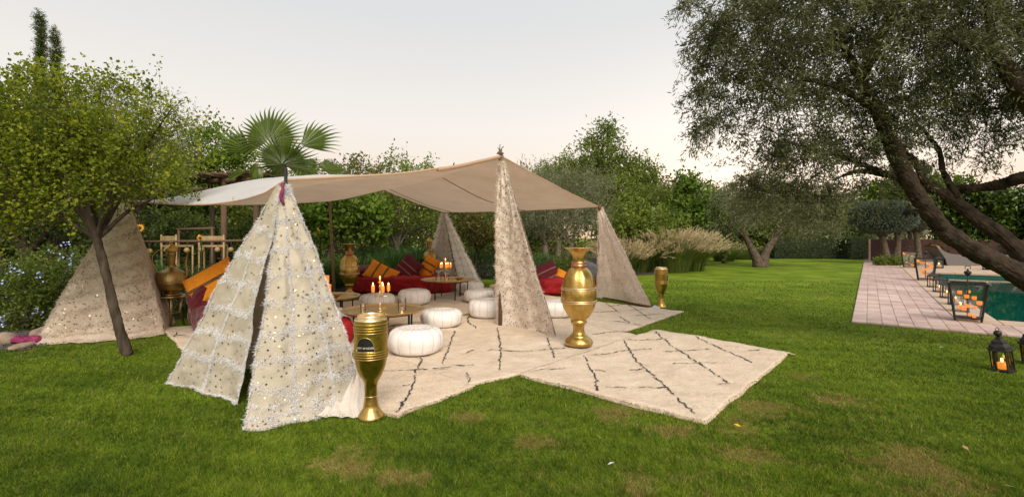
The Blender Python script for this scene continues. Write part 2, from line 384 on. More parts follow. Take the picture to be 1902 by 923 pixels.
# ------------------------------------------------------------ ground, terrace and pool
PO = np.array([5.52, 7.64]); PU = np.array([.605, .796]); PU = PU/np.linalg.norm(PU); PV = np.array([PU[1], -PU[0]])
def uv(u, v, z=0.0): p = PO+PU*u+PV*v; return Vector((p[0], p[1], z))
UROT = math.atan2(PU[1], PU[0])
DRY = [(1140, 768, .30), (1345, 786, .28), (872, 776, .16), (640, 862, .26), (1245, 800, .18), (1480, 700, .2), (1560, 745, .25), (745, 890, .2), (1000, 828, .2), (1390, 838, .25), (1700, 860, .35), (1780, 893, .22), (1180, 900, .16), (1330, 700, .2), (1430, 760, .3)]
DRYW = [(g(x, y), r) for x, y, r in DRY]
def dryness(x, y):
    d = np.zeros_like(x)
    n = wob(x, y, 5, 3.0)
    for p, r in DRYW: d = np.maximum(d, np.exp(-((x-p.x)**2+((y-p.y)*1.2)**2)/(r*r))*(1.0+.7*n))
    d = np.clip(d*1.9-.75+.75*wob(x, y, 14, 9.0)+.4*wob(x, y, 15, 23.0), 0, 1)*(d > .15)+np.clip(wob(x, y, 11, .7)*.30+wob(x, y, 12, 3.2)*.30+wob(x, y, 13, 11.0)*.35-.16, 0, .5)
    return np.clip(d, 0, 1)
# the lawn: a fine sheet near the camera that carries the dry patches, coarse quads out to the horizon
ux = np.concatenate([[-420, -60, -25], np.linspace(-14, 0, 150)]); vx = np.concatenate([[-420, -80, -30], np.linspace(-14, 9, 200), [30, 420]])
def sheet(us, vs_):
    U, W = np.meshgrid(us, vs_, indexing='ij'); P = PO+U[..., None]*PU+W[..., None]*PV
    n, m = U.shape; V = np.concatenate([P.reshape(-1, 2), np.zeros((n*m, 1))], 1)
    i = np.arange(n*m).reshape(n, m); F = np.stack([i[:-1, :-1], i[:-1, 1:], i[1:, 1:], i[1:, :-1]], -1).reshape(-1, 4); return V, F
V1, F1 = sheet(ux, vx)
V2, F2 = sheet(np.concatenate([np.linspace(0, 24, 120), [60, 420]]), np.concatenate([[-420, -80, -30], np.linspace(-14, 0, 80)]))
V = np.concatenate([V1, V2]); F = np.concatenate([F1, F2+len(V1)])[:, ::-1]
lawn = nobj('lawn', V, F, M['lawn'], attr={'dry': dryness(V[:, 0], V[:, 1])*.6}, kind='structure')
# bare earth under the planting beds
def flat(name, pts, z, m, kind='structure'):
    o = MB(); o.add([(p[0], p[1], z) for p in pts], [tuple(range(len(pts)))]); return o.build(name, m, kind=kind)
flat('planting_bed', [(-30, 6.3), (-7.2, 6.15), (-6.0, 7.4), (-5.3, 8.6), (-4.6, 11.2), (-3.4, 13.0), (-1.2, 15.4), (2.2, 16.6), (5.0, 17.2), (6.4, 18.6), (7.6, 21.5), (7, 60), (-30, 60)], .004, M['soil'])
flat('gravel_bed', [(-9.5, 5.75), (-6.3, 5.75), (-5.9, 6.3), (-6.4, 7.0), (-9.5, 7.0)], .008, M['gravel'])

PX0, PX1, PY0, PY1 = 1.42, 14.8, 1.85, 11.0      # pool in u, v
def slab(name, u0, u1, v0, v1, z0, z1, m, parent=None, kind=None):
    o = MB(); P = [uv(a, b, z) for z in (z0, z1) for a, b in ((u0, v0), (u1, v0), (u1, v1), (u0, v1))]
    o.add(P, [(0,1,2,3),(7,6,5,4),(0,4,5,1),(1,5,6,2),(2,6,7,3),(3,7,4,0)]); return o.build(name, m, parent, kind=kind)
terrace = MB()
for (a, b, c, d) in ((0, PX0, 0, 14), (PX1, 27, 0, 14), (PX0, PX1, 0, PY0), (PX0, PX1, PY1, 14)):
    P = [uv(i, j, z) for z in (-.9, .012) for i, j in ((a, c), (b, c), (b, d), (a, d))]
    terrace.add(P, [(0,1,2,3),(7,6,5,4),(0,4,5,1),(1,5,6,2),(2,6,7,3),(3,7,4,0)])
terrace = terrace.build('terrace_pavement', M['joint'], kind='structure')
flat('ground', [uv(0, 14), uv(27, 14), uv(27, 0), uv(420, 0), uv(420, 420), uv(0, 420)], -.004, M['soil'])
# pavers: about 300 near ones are pieces of their own, the rest one part
pav = bpy.data.meshes.new('paver')
bm = bmesh.new(); bmesh.ops.create_cube(bm, size=1.0)
for v in bm.verts: v.co = Vector((v.co.x*.1915, v.co.y*.1915, v.co.z*.03))
bmesh.ops.bevel(bm, geom=bm.edges[:], offset=.005, segments=1, affect='EDGES'); bm.to_mesh(pav); bm.free(); pav.materials.append(M['paver'])
rng = np.random.RandomState(3); cells = []
for i in range(114):
    for j in range(0, 7): cells.append((i*.1957+.098, j*.1957+0*i+.098))
for i in range(5):
    for j in range(7, 28): cells.append((i*.1957+.098, j*.1957+0*i+.098))
cells = [c for c in cells if c[1] > 0 and (c[1] < 1.33 or c[0] < .98)]
cells.sort(key=lambda c: uv(*c).y+max(0, abs(uv(*c).x)-1.1*uv(*c).y)*9)
rest = MB()
for k, (a, b) in enumerate(cells):
    p = uv(a, b, .022+rng.uniform(-.003, .003))
    if k < 300:
        o = link('paver', pav, None, terrace); o.location = p; o.rotation_euler = (rng.uniform(-.008, .008), rng.uniform(-.008, .008), UROT+rng.uniform(-.02, .02))
    else: rest.box(p, (.1915, .1915, .03), UROT+rng.uniform(-.02, .02))
rest.build('paver_field', M['paver'], terrace, kind='stuff')
# coping stones round the pool
def coping_run(u0, u1, v0, v1, n, along):
    for k in range(n):
        o = MB(); t0, t1 = k/n, (k+1)/n
        a, b, c, d = (u0+(u1-u0)*t0+.003, u0+(u1-u0)*t1-.003, v0, v1) if along == 'u' else (u0, u1, v0+(v1-v0)*t0+.003, v0+(v1-v0)*t1-.003)
        P = [uv(i, j, z) for z in (-.02, .05) for i, j in ((a, c), (b, c), (b, d), (a, d))]
        o.add(P, [(3,2,1,0),(4,5,6,7),(0,1,5,4),(1,2,6,5),(2,3,7,6),(3,0,4,7)]); o.build('coping_stone', M['coping'], terrace, bevel=.008)
coping_run(.985, 22.5, 1.372, PY0+.03, 26, 'u'); coping_run(.985, PX0+.03, PY0+.036, 6.0, 5, 'v'); coping_run(PX1-.03, 16.2, PY0+.036, 11, 10, 'v')
flat('deck', [uv(16.21, PY0+.04), uv(24.9, PY0+.04), uv(24.9, 13), uv(16.21, 13)], .040, M['coping'])
basin = MB()
P = [uv(a, b, z) for z in (-.88, -.03) for a, b in ((PX0+.004, PY0+.004), (PX1-.004, PY0+.004), (PX1-.004, PY1-.004), (PX0+.004, PY1-.004))]
basin.add(P, [(0,1,2,3),(0,4,5,1),(1,5,6,2),(2,6,7,3),(3,7,4,0)]); basin.build('pool_basin', M['pooltile'], kind='structure')
wv, wf = [], []
flat('pool_water', [uv(PX0+.01, PY0+.01), uv(PX0+.01, PY1-.01), uv(PX1-.01, PY1-.01), uv(PX1-.01, PY0+.01)][::1], -.10, M['water'])

# ------------------------------------------------------------ rugs
def hrug(x, y): return .010*wob(x, y, 21, 1.6)+.006*wob(x, y, 22, 5.0)
RUGS = []
def fix_quad(q): return [np.array([p[0], p[1]]) for p in q]
def rug(name, label, q, z0, lines, seed, pile=9000, fringe=None, npix=False, amp=1.0):
    A, B, C, D = fix_quad(q); RUGS.append(np.array([A, B, C, D])); r = np.random.RandomState(seed)
    cen = (A+B+C+D)/4
    root = thing(name, label, 'rug', (cen[0], cen[1], 0), 'wool rugs laid over the lawn')
    def hz(x, y): return z0+amp*(hrug(x+seed, y)+.010)
    n, m = 70, 70
    S, T = np.meshgrid(np.linspace(0, 1, n), np.linspace(0, 1, m), indexing='ij')
    def pos(S, T):
        P = (A*(1-S)[..., None]+B*S[..., None])*(1-T)[..., None]+(D*(1-S)[..., None]+C*S[..., None])*T[..., None]
        e = np.stack([wob(S*4, T*4, seed+1, 1.5), wob(S*4, T*4, seed+2, 1.5)], -1)*.018
        return P+e
    P = pos(S, T); edge = np.minimum(np.minimum(S, 1-S), np.minimum(T, 1-T))
    Z = hz(P[..., 0], P[..., 1])
    V = np.concatenate([P.reshape(-1, 2), Z.reshape(-1, 1)], 1)
    i = np.arange(n*m).reshape(n, m); F = np.stack([i[:-1, :-1], i[1:, :-1], i[1:, 1:], i[:-1, 1:]], -1).reshape(-1, 4)
    ring = np.concatenate([i[:, 0], i[-1, 1:], i[-2::-1, -1], i[0, -2:0:-1]])
    lo = V[ring].copy(); lo[:, 2] = np.maximum(.002, z0-.035); k = len(V); V = np.concatenate([V, lo]); nr = len(ring)
    a = np.arange(nr); F = np.concatenate([F, np.stack([ring, k+a, k+(a+1) % nr, ring[(a+1) % nr]], -1)])
    nobj('base_weave', V, F, M['rug'], root, smooth=True)
    # pile: short wool tufts
    s, t = r.rand(pile), r.rand(pile); p2 = pos(s, t); p3 = np.concatenate([p2, hz(p2[:, 0], p2[:, 1])[:, None]-.002], 1)
    dd = nrm(np.stack([r.randn(pile)*.9, r.randn(pile)*.9, np.full(pile, .55)], 1)); V, F = strands(p3, dd, r.uniform(.007, .016, pile), r.uniform(.005, .010, pile), r)
    nobj('pile', V, F, M['rug_pile'], root, kind='stuff')
    # ragged edge and tassels
    E = []
    for e in range(4):
        nn = 260; tt = r.rand(nn); z = np.zeros(nn)
        ss, t2 = [(tt, z), (z+1, tt), (tt, z+1), (z, tt)][e]; pp = pos(ss, t2); out = nrm(pp-cen)
        L = r.uniform(.012, .03, nn)
        if fringe is not None and e in fringe: L = r.uniform(.05, .11, nn)*(1+.5*np.sin(tt*60))
        E.append((np.concatenate([pp, hz(pp[:, 0], pp[:, 1])[:, None]-.006], 1), nrm(np.concatenate([out+r.randn(nn, 2)*.5, -.12-.2*r.rand(nn, 1)], 1)), L))
    V, F = strands(np.concatenate([e[0] for e in E]), np.concatenate([e[1] for e in E]), np.concatenate([e[2] for e in E]), r.uniform(.006, .014, 1040), r)
    V[:, 2] = np.maximum(V[:, 2], .006); nobj('fringe', V, F, M['rug_pile'], root, kind='stuff')
    # dark knotted lines
    for ln in lines:
        pts = [np.array((g(x, y).x, g(x, y).y)) for x, y in ln]
        lb = MB(); seg = []
        for p, q_ in zip(pts[:-1], pts[1:]):
            k = max(2, int(np.linalg.norm(q_-p)/.035))
            for j in range(k): seg.append(p+(q_-p)*j/k)
        seg.append(pts[-1]); seg = np.array(seg); 
        if len(seg) < 3: continue
        tang = nrm(np.gradient(seg, axis=0)); nor = np.stack([-tang[:, 1], tang[:, 0]], 1)
        seg = seg+nor*(.010*wob(seg[:, 0], seg[:, 1], seed+7, 6)+.008*r.randn(len(seg)))[:, None]
        w = .0070*(1+.45*r.randn(len(seg))); w = np.clip(w, .0025, .014)
        gap = wob(np.arange(len(seg))*.16, np.zeros(len(seg)), seed+len(lb.v)+int(pts[0][0]*50) % 97, 1.0) < -.78
        for j in range(len(seg)-1):
            if gap[j]: continue
            a, b = seg[j], seg[j+1]; P4 = [a+nor[j]*w[j], a-nor[j]*w[j], b-nor[j+1]*w[j+1], b+nor[j+1]*w[j+1]]
            lb.add([(p[0], p[1], hz(p[0], p[1])+.006+.005*r.rand()) for p in P4], [(0, 1, 2, 3)])
        if lb.v: lb.build('dark_line', M['rug_line'], root, kind='stuff')
    return root
def strands(P, D, L, W, r, curl=0.0):
    n = len(P); s = nrm(np.cross(D, r.randn(n, 3))); L = np.asarray(L).reshape(-1, 1)*np.ones((n, 1)); W = np.asarray(W).reshape(-1, 1)*np.ones((n, 1))
    V = np.stack([P+s*W/2, P-s*W/2, P+D*L], 1).reshape(-1, 3); F = np.arange(3*n).reshape(n, 3); return V, F

rug('wool_rug', 'cream wool rug with frayed edge reaching farthest onto the lawn', [g(1310, 790), g(1465, 660), g(1215, 617), g(965, 700)], .034,
    [[(1085, 668), (1105, 706), (1110, 735)], [(1160, 640), (1180, 678), (1235, 725), (1290, 778)], [(1215, 620), (1250, 650), (1310, 690), (1355, 723)], [(1290, 632), (1340, 655), (1397, 681)],
     [(990, 695), (1050, 692)], [(1100, 667), (1210, 655)], [(1170, 695), (1195, 693)], [(1125, 728), (1240, 729)], [(1230, 660), (1320, 655)], [(1250, 684), (1330, 681)], [(1165, 638), (1240, 635)], [(1390, 660), (1445, 654)], [(1330, 725), (1350, 722)], [(1105, 694), (1125, 698)]], 1, 15000, fringe=(1,))
rug('wool_rug', 'broad cream rug carrying the nearest brass vase and drape', [(-.42, 4.36), (1.95, 6.25), (.0, 9.2), (-2.66, 6.36)], .018,
    [[(923, 612), (930, 645), (928, 690)], [(845, 618), (835, 650), (822, 680)], [(1015, 632), (1030, 670)], [(905, 655), (990, 657)], [(840, 684), (880, 683)], [(1000, 655), (1050, 652)], [(875, 580), (868, 600), (885, 612)], [(1100, 625), (1165, 618)], [(880, 655), (866, 660)]], 2, 14000)
rug('wool_rug', 'shaggy cream rug beside the urn with black plaque', [g(733, 778), (-.36, 4.33), (-1.55, 5.55), (-2.22, 4.62)], .028,
    [[(782, 672), (772, 700), (765, 730), (737, 775)], [(712, 696), (770, 693), (838, 690)], [(733, 725), (762, 722)], [(868, 700), (871, 718)], [(640, 720), (700, 716)]], 3, 12000)
rug('wool_rug', 'cream rug with a point on the lawn beside the mirrored drape', [(3.19, 8.73), (1.22, 10.5), (-.55, 8.3), (1.45, 6.62)], .014,
    [[(1115, 558), (1150, 583)], [(1165, 567), (1207, 594)], [(1150, 590), (1170, 603)], [(1130, 572), (1170, 566)], [(1100, 582), (1200, 578)], [(1180, 588), (1235, 587)], [(1140, 600), (1200, 608)]], 4, 6000)
rug('wool_rug', 'cream rug under the low tables before the long red sofa', [(-.25, 9.15), (-2.7, 6.4), (-4.9, 8.4), (-2.4, 11.4)], .014, [[(790, 562), (870, 538)], [(840, 575), (800, 590)]], 5, 5000)
rug('wool_rug', 'cream rug under the poufs farthest back', [(1.2, 10.6), (-.5, 8.45), (-2.3, 11.0), (-.5, 13.0)], .010, [[(900, 560), (960, 552)]], 6, 3000)
rug('wool_rug', 'small cream rug end poking out beside the maroon sofa', [g(300, 612), g(345, 656), (-2.5, 6.3), (-3.6, 7.9)], .022, [[(318, 628), (345, 626)], [(330, 622), (322, 632)]], 7, 2500)

# ------------------------------------------------------------ grass blades
def inside(P, q):
    ok = np.ones(len(P), bool); s = 0
    for i in range(4):
        a, b = q[i], q[(i+1) % 4]; cr_ = (b[0]-a[0])*(P[:, 1]-a[1])-(b[1]-a[1])*(P[:, 0]-a[0])
        s = 1 if i == 0 and np.cross(q[1]-q[0], q[2]-q[0]) > 0 else (s or -1)
        ok &= cr_*s > 0
    return ok
r = np.random.RandomState(8); NB = 620000
q = r.rand(NB); d0, d1 = 2.0, 15.0; k = -.85
d = (d0**k+(d1**k-d0**k)*q)**(1/k)
x = (r.rand(NB)*2-1)*(1.22*d+.6)
P = np.stack([x, d], 1); keep = np.ones(NB, bool)
for Q in RUGS: keep &= ~inside(P, Q)
rel = P-PO; uu, vv = rel @ PU, rel @ PV; keep &= ~((uu > -.015) & (vv > -.015))
keep &= ~(((x < -5.2) & (d > 6.2)) | ((x < -3.4) & (d > 8.6)) | ((x < 3.4) & (d > 13.5)))
P = P[keep]; d = d[keep]; n = len(P)
dry = dryness(P[:, 0], P[:, 1]); dr = np.clip((r.rand(n) < dry*1.05+.03)*r.uniform(.45, 1.0, n)+.25*dry, 0, 1)
hh = r.uniform(.011, .030, n)*(1-.45*dry)*(1+.35*wob(P[:, 0], P[:, 1], 31, 2.5)+.35*wob(P[:, 0], P[:, 1], 32, 9)); ww = np.maximum(.0036, .00135*d)*r.uniform(.7, 1.4, n)
lean = np.stack([r.randn(n)*.55+.25*wob(P[:, 0], P[:, 1], 33, 1.2), r.randn(n)*.55+.25*wob(P[:, 0], P[:, 1], 34, 1.2), np.ones(n)], 1)
V, F = strands(np.concatenate([P, np.full((n, 1), .001)], 1), nrm(lean), hh*1.25, ww, r)
rn = np.clip(.45+.22*r.randn(n)+.20*wob(P[:, 0], P[:, 1], 35, .9)+.20*wob(P[:, 0], P[:, 1], 36, 4)+.16*wob(P[:, 0], P[:, 1], 37, 11), 0, 1)
grass = nobj('grass', V, F, M['blade'], attr={'rnd': rn, 'dry': dr}, kind='stuff'); grass['label'] = 'short mown lawn grass with dry patches'
# ------------------------------------------------------------ canopy
class Grid:
    """cloth surface: G[i, j] with s along the first axis and t (top to hem) along the second"""
    def __init__(s, G): s.G = G
    def ev(s, a, b):
        n, m = s.G.shape[:2]; x = np.clip(a, 0, 1)*(n-1); y = np.clip(b, 0, 1)*(m-1)
        i = np.minimum(x.astype(int), n-2); j = np.minimum(y.astype(int), m-2); fx = (x-i)[:, None]; fy = (y-j)[:, None]; G = s.G
        p = G[i, j]*(1-fx)*(1-fy)+G[i+1, j]*fx*(1-fy)+G[i, j+1]*(1-fx)*fy+G[i+1, j+1]*fx*fy
        du = G[i+1, j]-G[i, j]; dv = G[i, j+1]-G[i, j]; nn = nrm(np.cross(du, dv)); return p, nn, nrm(dv)
    def mesh(s):
        n, m = s.G.shape[:2]; i = np.arange(n*m).reshape(n, m); F = np.stack([i[:-1, :-1], i[1:, :-1], i[1:, 1:], i[:-1, 1:]], -1).reshape(-1, 4); return s.G.reshape(-1, 3), F
def poly_ev(pts, s):
    P = np.array([tuple(p) for p in pts], float); L = np.concatenate([[0], np.cumsum(np.linalg.norm(np.diff(P, axis=0), axis=1))]); L /= L[-1]
    return np.stack([np.interp(s, L, P[:, k]) for k in range(3)], -1)

cN = Vector((-.18, 7.3, 2.665)); cF = Vector((-3.12, 11.4, 2.55)); cA = Vector((-2.02, 4.2, 1.915)); cB = at(236, 372, 6.9); cC = at(1113, 384, 10.8); cD = at(825, 394, 14.4)
n = 50
S, T = np.meshgrid(np.linspace(0, 1, n), np.linspace(0, 1, n), indexing='ij')
def coons(r0, r1, e0, e1):
    """r0: ridge (T=0), r1: eave (T=1) along S; e0, e1: the S=0 and S=1 edges along T"""
    s = np.linspace(0, 1, n); R0, R1, E0, E1 = poly_ev(r0, s), poly_ev(r1, s), poly_ev(e0, s), poly_ev(e1, s)
    a, b = S[..., None], T[..., None]
    return (1-b)*R0[:, None]+b*R1[:, None]+(1-a)*E0[None]+a*E1[None]-((1-a)*(1-b)*R0[0]+a*(1-b)*R0[-1]+(1-a)*b*R1[0]+a*b*R1[-1])
def sagged(a, b, sag, k=9, e=1.0): return [a.lerp(b, i/(k-1))-Vector((0, 0, sag*math.sin(math.pi*(i/(k-1))**e))) for i in range(k)]
left = coons(sagged(cN, cF, .07), sagged(cA, cB, .16, 13, .62), sagged(cN, cA, .075), smooth_path([cF, at(613, 373, 11.0), at(430, 380, 9.3), cB], 4))
left[..., 2] += .36*np.sin(math.pi*S**1.1)*np.sin(math.pi*T**1.45)
right = coons(sagged(cN, cF, .07), sagged(cC, cD, .03), sagged(cN, cC, .03), sagged(cF, cD, .03))
right[..., 2] -= .10*np.sin(math.pi*S)*np.sin(math.pi*T)
for GG, sd in ((left, 41), (right, 45)):
    fold = (np.sin(S*55+3*wob(S*2, T*2, sd, 1))*.006+np.sin((S*1.2+T*.25)*70)*.004)*np.sin(math.pi*np.clip(T, 0, 1))*np.exp(-((T-.35)/.4)**2)+.018*wob(S*3, T*2, sd+1, 1.2)*np.sin(math.pi*S)*np.sin(math.pi*T)
    GG[..., 2] += fold
canopy = thing('canopy', 'large beige canvas awning stretched over the seating', 'awning', (cN.x, cN.y, 0))
gl, gr = Grid(left), Grid(right)
for gd in (gl, gr):
    V, F = gd.mesh(); nobj('canvas_panel', V, F, M['canvas'], canopy, smooth=True); nobj('bounce_tint_panel', V-[0, 0, .006], F, M['canvas_bounce'], canopy, smooth=True)  # added second layer colours the underside with warm bounce light
def rope_on(gd, pts, rad, name, m, lift=-.008):
    a = np.array([p[0] for p in pts]); b = np.array([p[1] for p in pts]); k = 24
    a2 = np.interp(np.linspace(0, 1, k), np.linspace(0, 1, len(a)), a); b2 = np.interp(np.linspace(0, 1, k), np.linspace(0, 1, len(b)), b)
    p, nn, _ = gd.ev(a2, b2); p[:, 2] += lift; MB().tube(p, rad, 5).build(name, m, canopy, True)
for s_ in (.40, .93): rope_on(gr, [(s_, .02), (s_, .98)], .010, 'seam', M['canvas_seam'])
for gd in (gl, gr):
    rope_on(gd, [(0, 0), (0, 1)], .013, 'hem', M['canvas_bounce'], -.006); rope_on(gd, [(1, 0), (1, 1)], .009, 'hem', M['canvas_bounce'], -.006); rope_on(gd, [(0, 1), (1, 1)], .009, 'hem', M['canvas_bounce'], -.006)
rope_on(gl, [(0, .0), (.0, .42)], .030, 'rolled_hem', M['canvas_bounce'], -.02)
MB().bar(at(433, 366, 5.0), at(431, 374, 5.0), .02, .004).build('tie_tab', M['canvas'], canopy)
# poles that hold it
def pole(label, top, rad=.022, lean=(0, 0), m='wood', up=.06):
    base = Vector((top.x-lean[0], top.y-lean[1], 0)); o = MB(); o.tube([base, base.lerp(top, .35)+Vector((.006, 0, 0)), base.lerp(top, .7)-Vector((.005, 0, 0)), top+Vector((0, 0, up))], [rad*1.15, rad*1.08, rad, rad*.9], 9)
    ob = o.build('tent_pole', M[m], None, True); me = ob.data
    for v in me.vertices: v.co -= base
    ob.location = base; return tag(ob, label, 'pole', 'wooden poles of the awning')
pole('slim wooden pole standing by the olive-brass vase in the rear corner', at(613, 373, 11.0)-Vector((0, 0, .02)), .030, (-.1, 0), up=0)
pole('wooden pole with crossed twigs at its top inside the narrow dotted drape', cN, .03, m='wood_dark', up=.09)
pole('dark pole tip poking out of the front cream tent', cA, .016, m='iron', up=.10)
pole('pole inside the broad tan tent beside the leaning tree', cB-Vector((0, 0, .05)), .022)
pole('pole at the awning corner over the plain shaggy drape', cC-Vector((0, 0, .02)), .02)
pole('pole at the awning corner farthest back', cD-Vector((0, 0, .03)), .025, m='wood_dark')
tw = MB()
for (a, b) in (((-.06, .02), (.05, .14)), ((.05, -.02), (-.04, .12)), ((-.02, .0), (-.005, .17))): tw.bar(cN+Vector((a[0], 0, a[1])), cN+Vector((b[0], 0, b[1])), .012)
tw.tube([cN+Vector((.05*math.cos(t), .05*math.sin(t), .03)) for t in np.linspace(0, 6.28, 9)], .008, 5)
tag(tw.build('twig_knot', M['wood_dark']), 'crossed twigs tied at the peak of the awning', 'twigs')

# ------------------------------------------------------------ blanket tents
def cloth_panel(top, base, nu=46, nv=60, bulge=.05, fold=(.02, 7), wr=.012, seed=1, out=None, spill=0.0, toff=0.0):
    s = np.linspace(0, 1, nu); t = np.linspace(toff, 1, nv)
    TT = poly_ev(top, s); BB = poly_ev(base, s); cen = TT.mean(0); cb = BB.mean(0)
    Sg, Tg = np.meshgrid(s, t, indexing='ij')
    G = TT[:, None]*(1-Tg)[..., None]+BB[:, None]*Tg[..., None]
    d = np.cross(BB[-1]-BB[0], np.array([0, 0, 1.0])); d = d/np.linalg.norm(d)
    if out is not None and np.dot(d, np.asarray(out)) < 0: d = -d
    amt = bulge*np.sin(math.pi*Tg)+fold[0]*np.sin(Sg*fold[1]*6.28+2.0*wob(Sg*2, Tg*2, seed, .6))*Tg**1.2+wr*wob(Sg*4, Tg*5, seed+3, 1.1)+wr*.6*wob(Sg*7, Tg*12, seed+4, 1.3)*Tg
    G = G+amt[..., None]*d
    if spill:
        k = np.clip((Tg-.86)/.14, 0, 1); G = G+(spill*k**2)[..., None]*d; G[..., 2] = G[..., 2]*(1-k*.7)+np.abs(.03*wob(Sg*9, Tg*14, seed+8, 2))*k*(1-k)*3
    G[..., 2] = np.maximum(G[..., 2], .008+.012*np.abs(wob(Sg*10, Tg*3, seed+9, 1)))
    return Grid(G), d
def face_cam(gd, d):
    return d
def add_sequins(gd, d, parent, us, ts, rad, r, jit=.2, name='sequins', keep=1.0, lift=.006):
    A, B = np.meshgrid(us, ts, indexing='ij'); du = us[1]-us[0]; dt = ts[1]-ts[0]
    A = A+(np.arange(len(ts)) % 2)[None]*du*.5
    A = (A+r.uniform(-jit, jit, A.shape)*du).ravel(); B = (B+r.uniform(-jit, jit, B.shape)*dt).ravel(); ok = (A > .02) & (A < .98) & (B > .04) & (B < .98) & (r.rand(A.size) < keep)
    # few near the apex where the blanket bunches
    w = np.linalg.norm(gd.ev(np.zeros_like(B), B)[0]-gd.ev(np.ones_like(B), B)[0], axis=1); ok &= r.rand(A.size) < np.clip(w/w.max()*1.15, .05, 1)
    A, B = A[ok], B[ok]; p, nn, tv = gd.ev(A, B); nn = np.where((nn @ d)[:, None] < 0, -nn, nn); n_ = len(p)
    nn = nrm(nn+r.randn(n_, 3)*.22); e1 = nrm(np.cross(nn, [0.3, .2, 1])); e2 = np.cross(nn, e1); p = p+nn*lift
    ang = np.arange(6)*math.pi/3; rr = rad*r.uniform(.75, 1.2, n_)
    V = (p[:, None]+(e1[:, None]*np.cos(ang)[None, :, None]+e2[:, None]*np.sin(ang)[None, :, None])*rr[:, None, None]).reshape(-1, 3)
    nobj(name, V, np.arange(6*n_).reshape(n_, 6), M['sequin'], parent, kind='stuff')
def add_fringe(gd, d, parent, lines, dens, L, W, r, m, spread=.5, down=.8, band=.012, name='wool_fringe'):
    Ps, Ds, Ls = [], [], []
    for ln in lines:
        a = np.array(ln, float); k = 40; tt = np.linspace(0, 1, k); seg = np.linspace(0, 1, len(a)); pp, _, _ = gd.ev(np.interp(tt, seg, a[:, 0]), np.interp(tt, seg, a[:, 1]))
        length = np.linalg.norm(np.diff(pp, axis=0), axis=1).sum(); nn_ = max(6, int(length*dens)); q = r.rand(nn_)
        p, nm, tv = gd.ev(np.interp(q, seg, a[:, 0])+r.randn(nn_)*band, np.interp(q, seg, a[:, 1])+r.randn(nn_)*band)
        nm = np.where((nm @ d)[:, None] < 0, -nm, nm)
        D = nrm(nm*.55+tv*down+r.randn(nn_, 3)*spread); Ps.append(p+nm*.004); Ds.append(D); Ls.append(L*r.uniform(.5, 1.25, nn_)*(1+.4*np.sin(q*length*40)))
    P, D, Lc = np.concatenate(Ps), np.concatenate(Ds), np.concatenate(Ls)
    V, F = strands(P, D, Lc, W*r.uniform(.6, 1.4, len(P)), r); V[:, 2] = np.maximum(V[:, 2], .006)
    nobj(name, V, F, M[m], parent, kind='stuff')
def put(gd, name, m, parent): V, F = gd.mesh(); return nobj(name, V, F, M[m], parent, smooth=True)
r = np.random.RandomState(50)
def hl(t, a=0, b=1, amp=.012, k=7): return [(a+(b-a)*i/(k-1), t+amp*math.sin(i*1.9+t*20)) for i in range(k)]
def vl(s, a=.1, b=1): return [(s, a), (s+.01, (a+b)/2), (s, b)]
# front tent: two sequinned panels with a slit between them, and the back
tA = thing('blanket_tent', 'near white fringed sequin blanket tent with an open slit', 'tent', (cA.x, cA.y, 0), 'blanket tents at the awning corners')
ap = cA+Vector((0, -.03, -.02)); apl = ap+Vector((-.05, 0, -.02)); apr = ap+Vector((.05, -.02, -.03))
pR, dR = cloth_panel([ap+Vector((-.02, -.03, -.10)), apr], [g(449, 800), g(520, 793), g(585, 776), g(640, 758), g(676, 738)], 60, 80, .06, (.022, 2.6), .022, 61, (0.3, -1, 0), .03)
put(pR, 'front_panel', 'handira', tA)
pL, dL = cloth_panel([apl, ap+Vector((.0, -.03, -.12))], [g(313, 712), g(375, 730), g(446, 752)], 40, 80, .03, (.016, 2.2), .018, 63, (-.5, -1, 0), 0)
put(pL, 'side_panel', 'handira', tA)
pB, dB = cloth_panel([apr, ap+Vector((0, .05, 0)), apl], [g(676, 736), (-1.7, 4.95, 0), (-2.6, 5.2, 0), g(315, 710)], 50, 50, -.02, (.02, 5), .012, 65, (0, 1, 0))
put(pB, 'back_panel', 'handira_tan', tA)
rows = [.16, .28, .40, .52, .64, .75, .86, .94]
add_sequins(pR, dR, tA, np.linspace(0, 1, 22), np.linspace(.08, 1, 34), .0080, r, .38, keep=.60)
add_fringe(pR, dR, tA, [hl(t) for t in rows]+[vl(.34, .05), vl(.68, .2)], 2400, .015, .0042, r, 'wool_white', .5, .8, .011)
add_fringe(pR, dR, tA, [[(0.005, .03), (0.005, 1)]], 700, .032, .006, r, 'wool_white', .35, .2, .004)
add_fringe(pR, dR, tA, [hl(.985, 0, .85, .006), [(.995, .05), (.995, .9)], hl(.9, 0, .6)], 900, .022, .005, r, 'wool_white', .5, .8, .006)
add_sequins(pL, dL, tA, np.linspace(0, 1, 13), np.linspace(.08, 1, 32), .0080, r, .38, keep=.55)
add_fringe(pL, dL, tA, [hl(t) for t in (.2, .33, .46, .585, .71, .83)]+[vl(.5, .3)], 2400, .015, .0042, r, 'wool_white', .5, .8, .011)
add_fringe(pL, dL, tA, [[(.995, .1), (.995, 1)], [(.005, .1), (.005, 1)], hl(.99, 0, 1, .004)], 900, .024, .005, r, 'wool_white', .5, .7, .004)
sg = np.linspace(0, 1, 30); Sg, Tg = np.meshgrid(sg, sg, indexing='ij'); q4 = [np.array(p) for p in (g(585, 778), g(668, 780), g(684, 742), g(650, 742))]
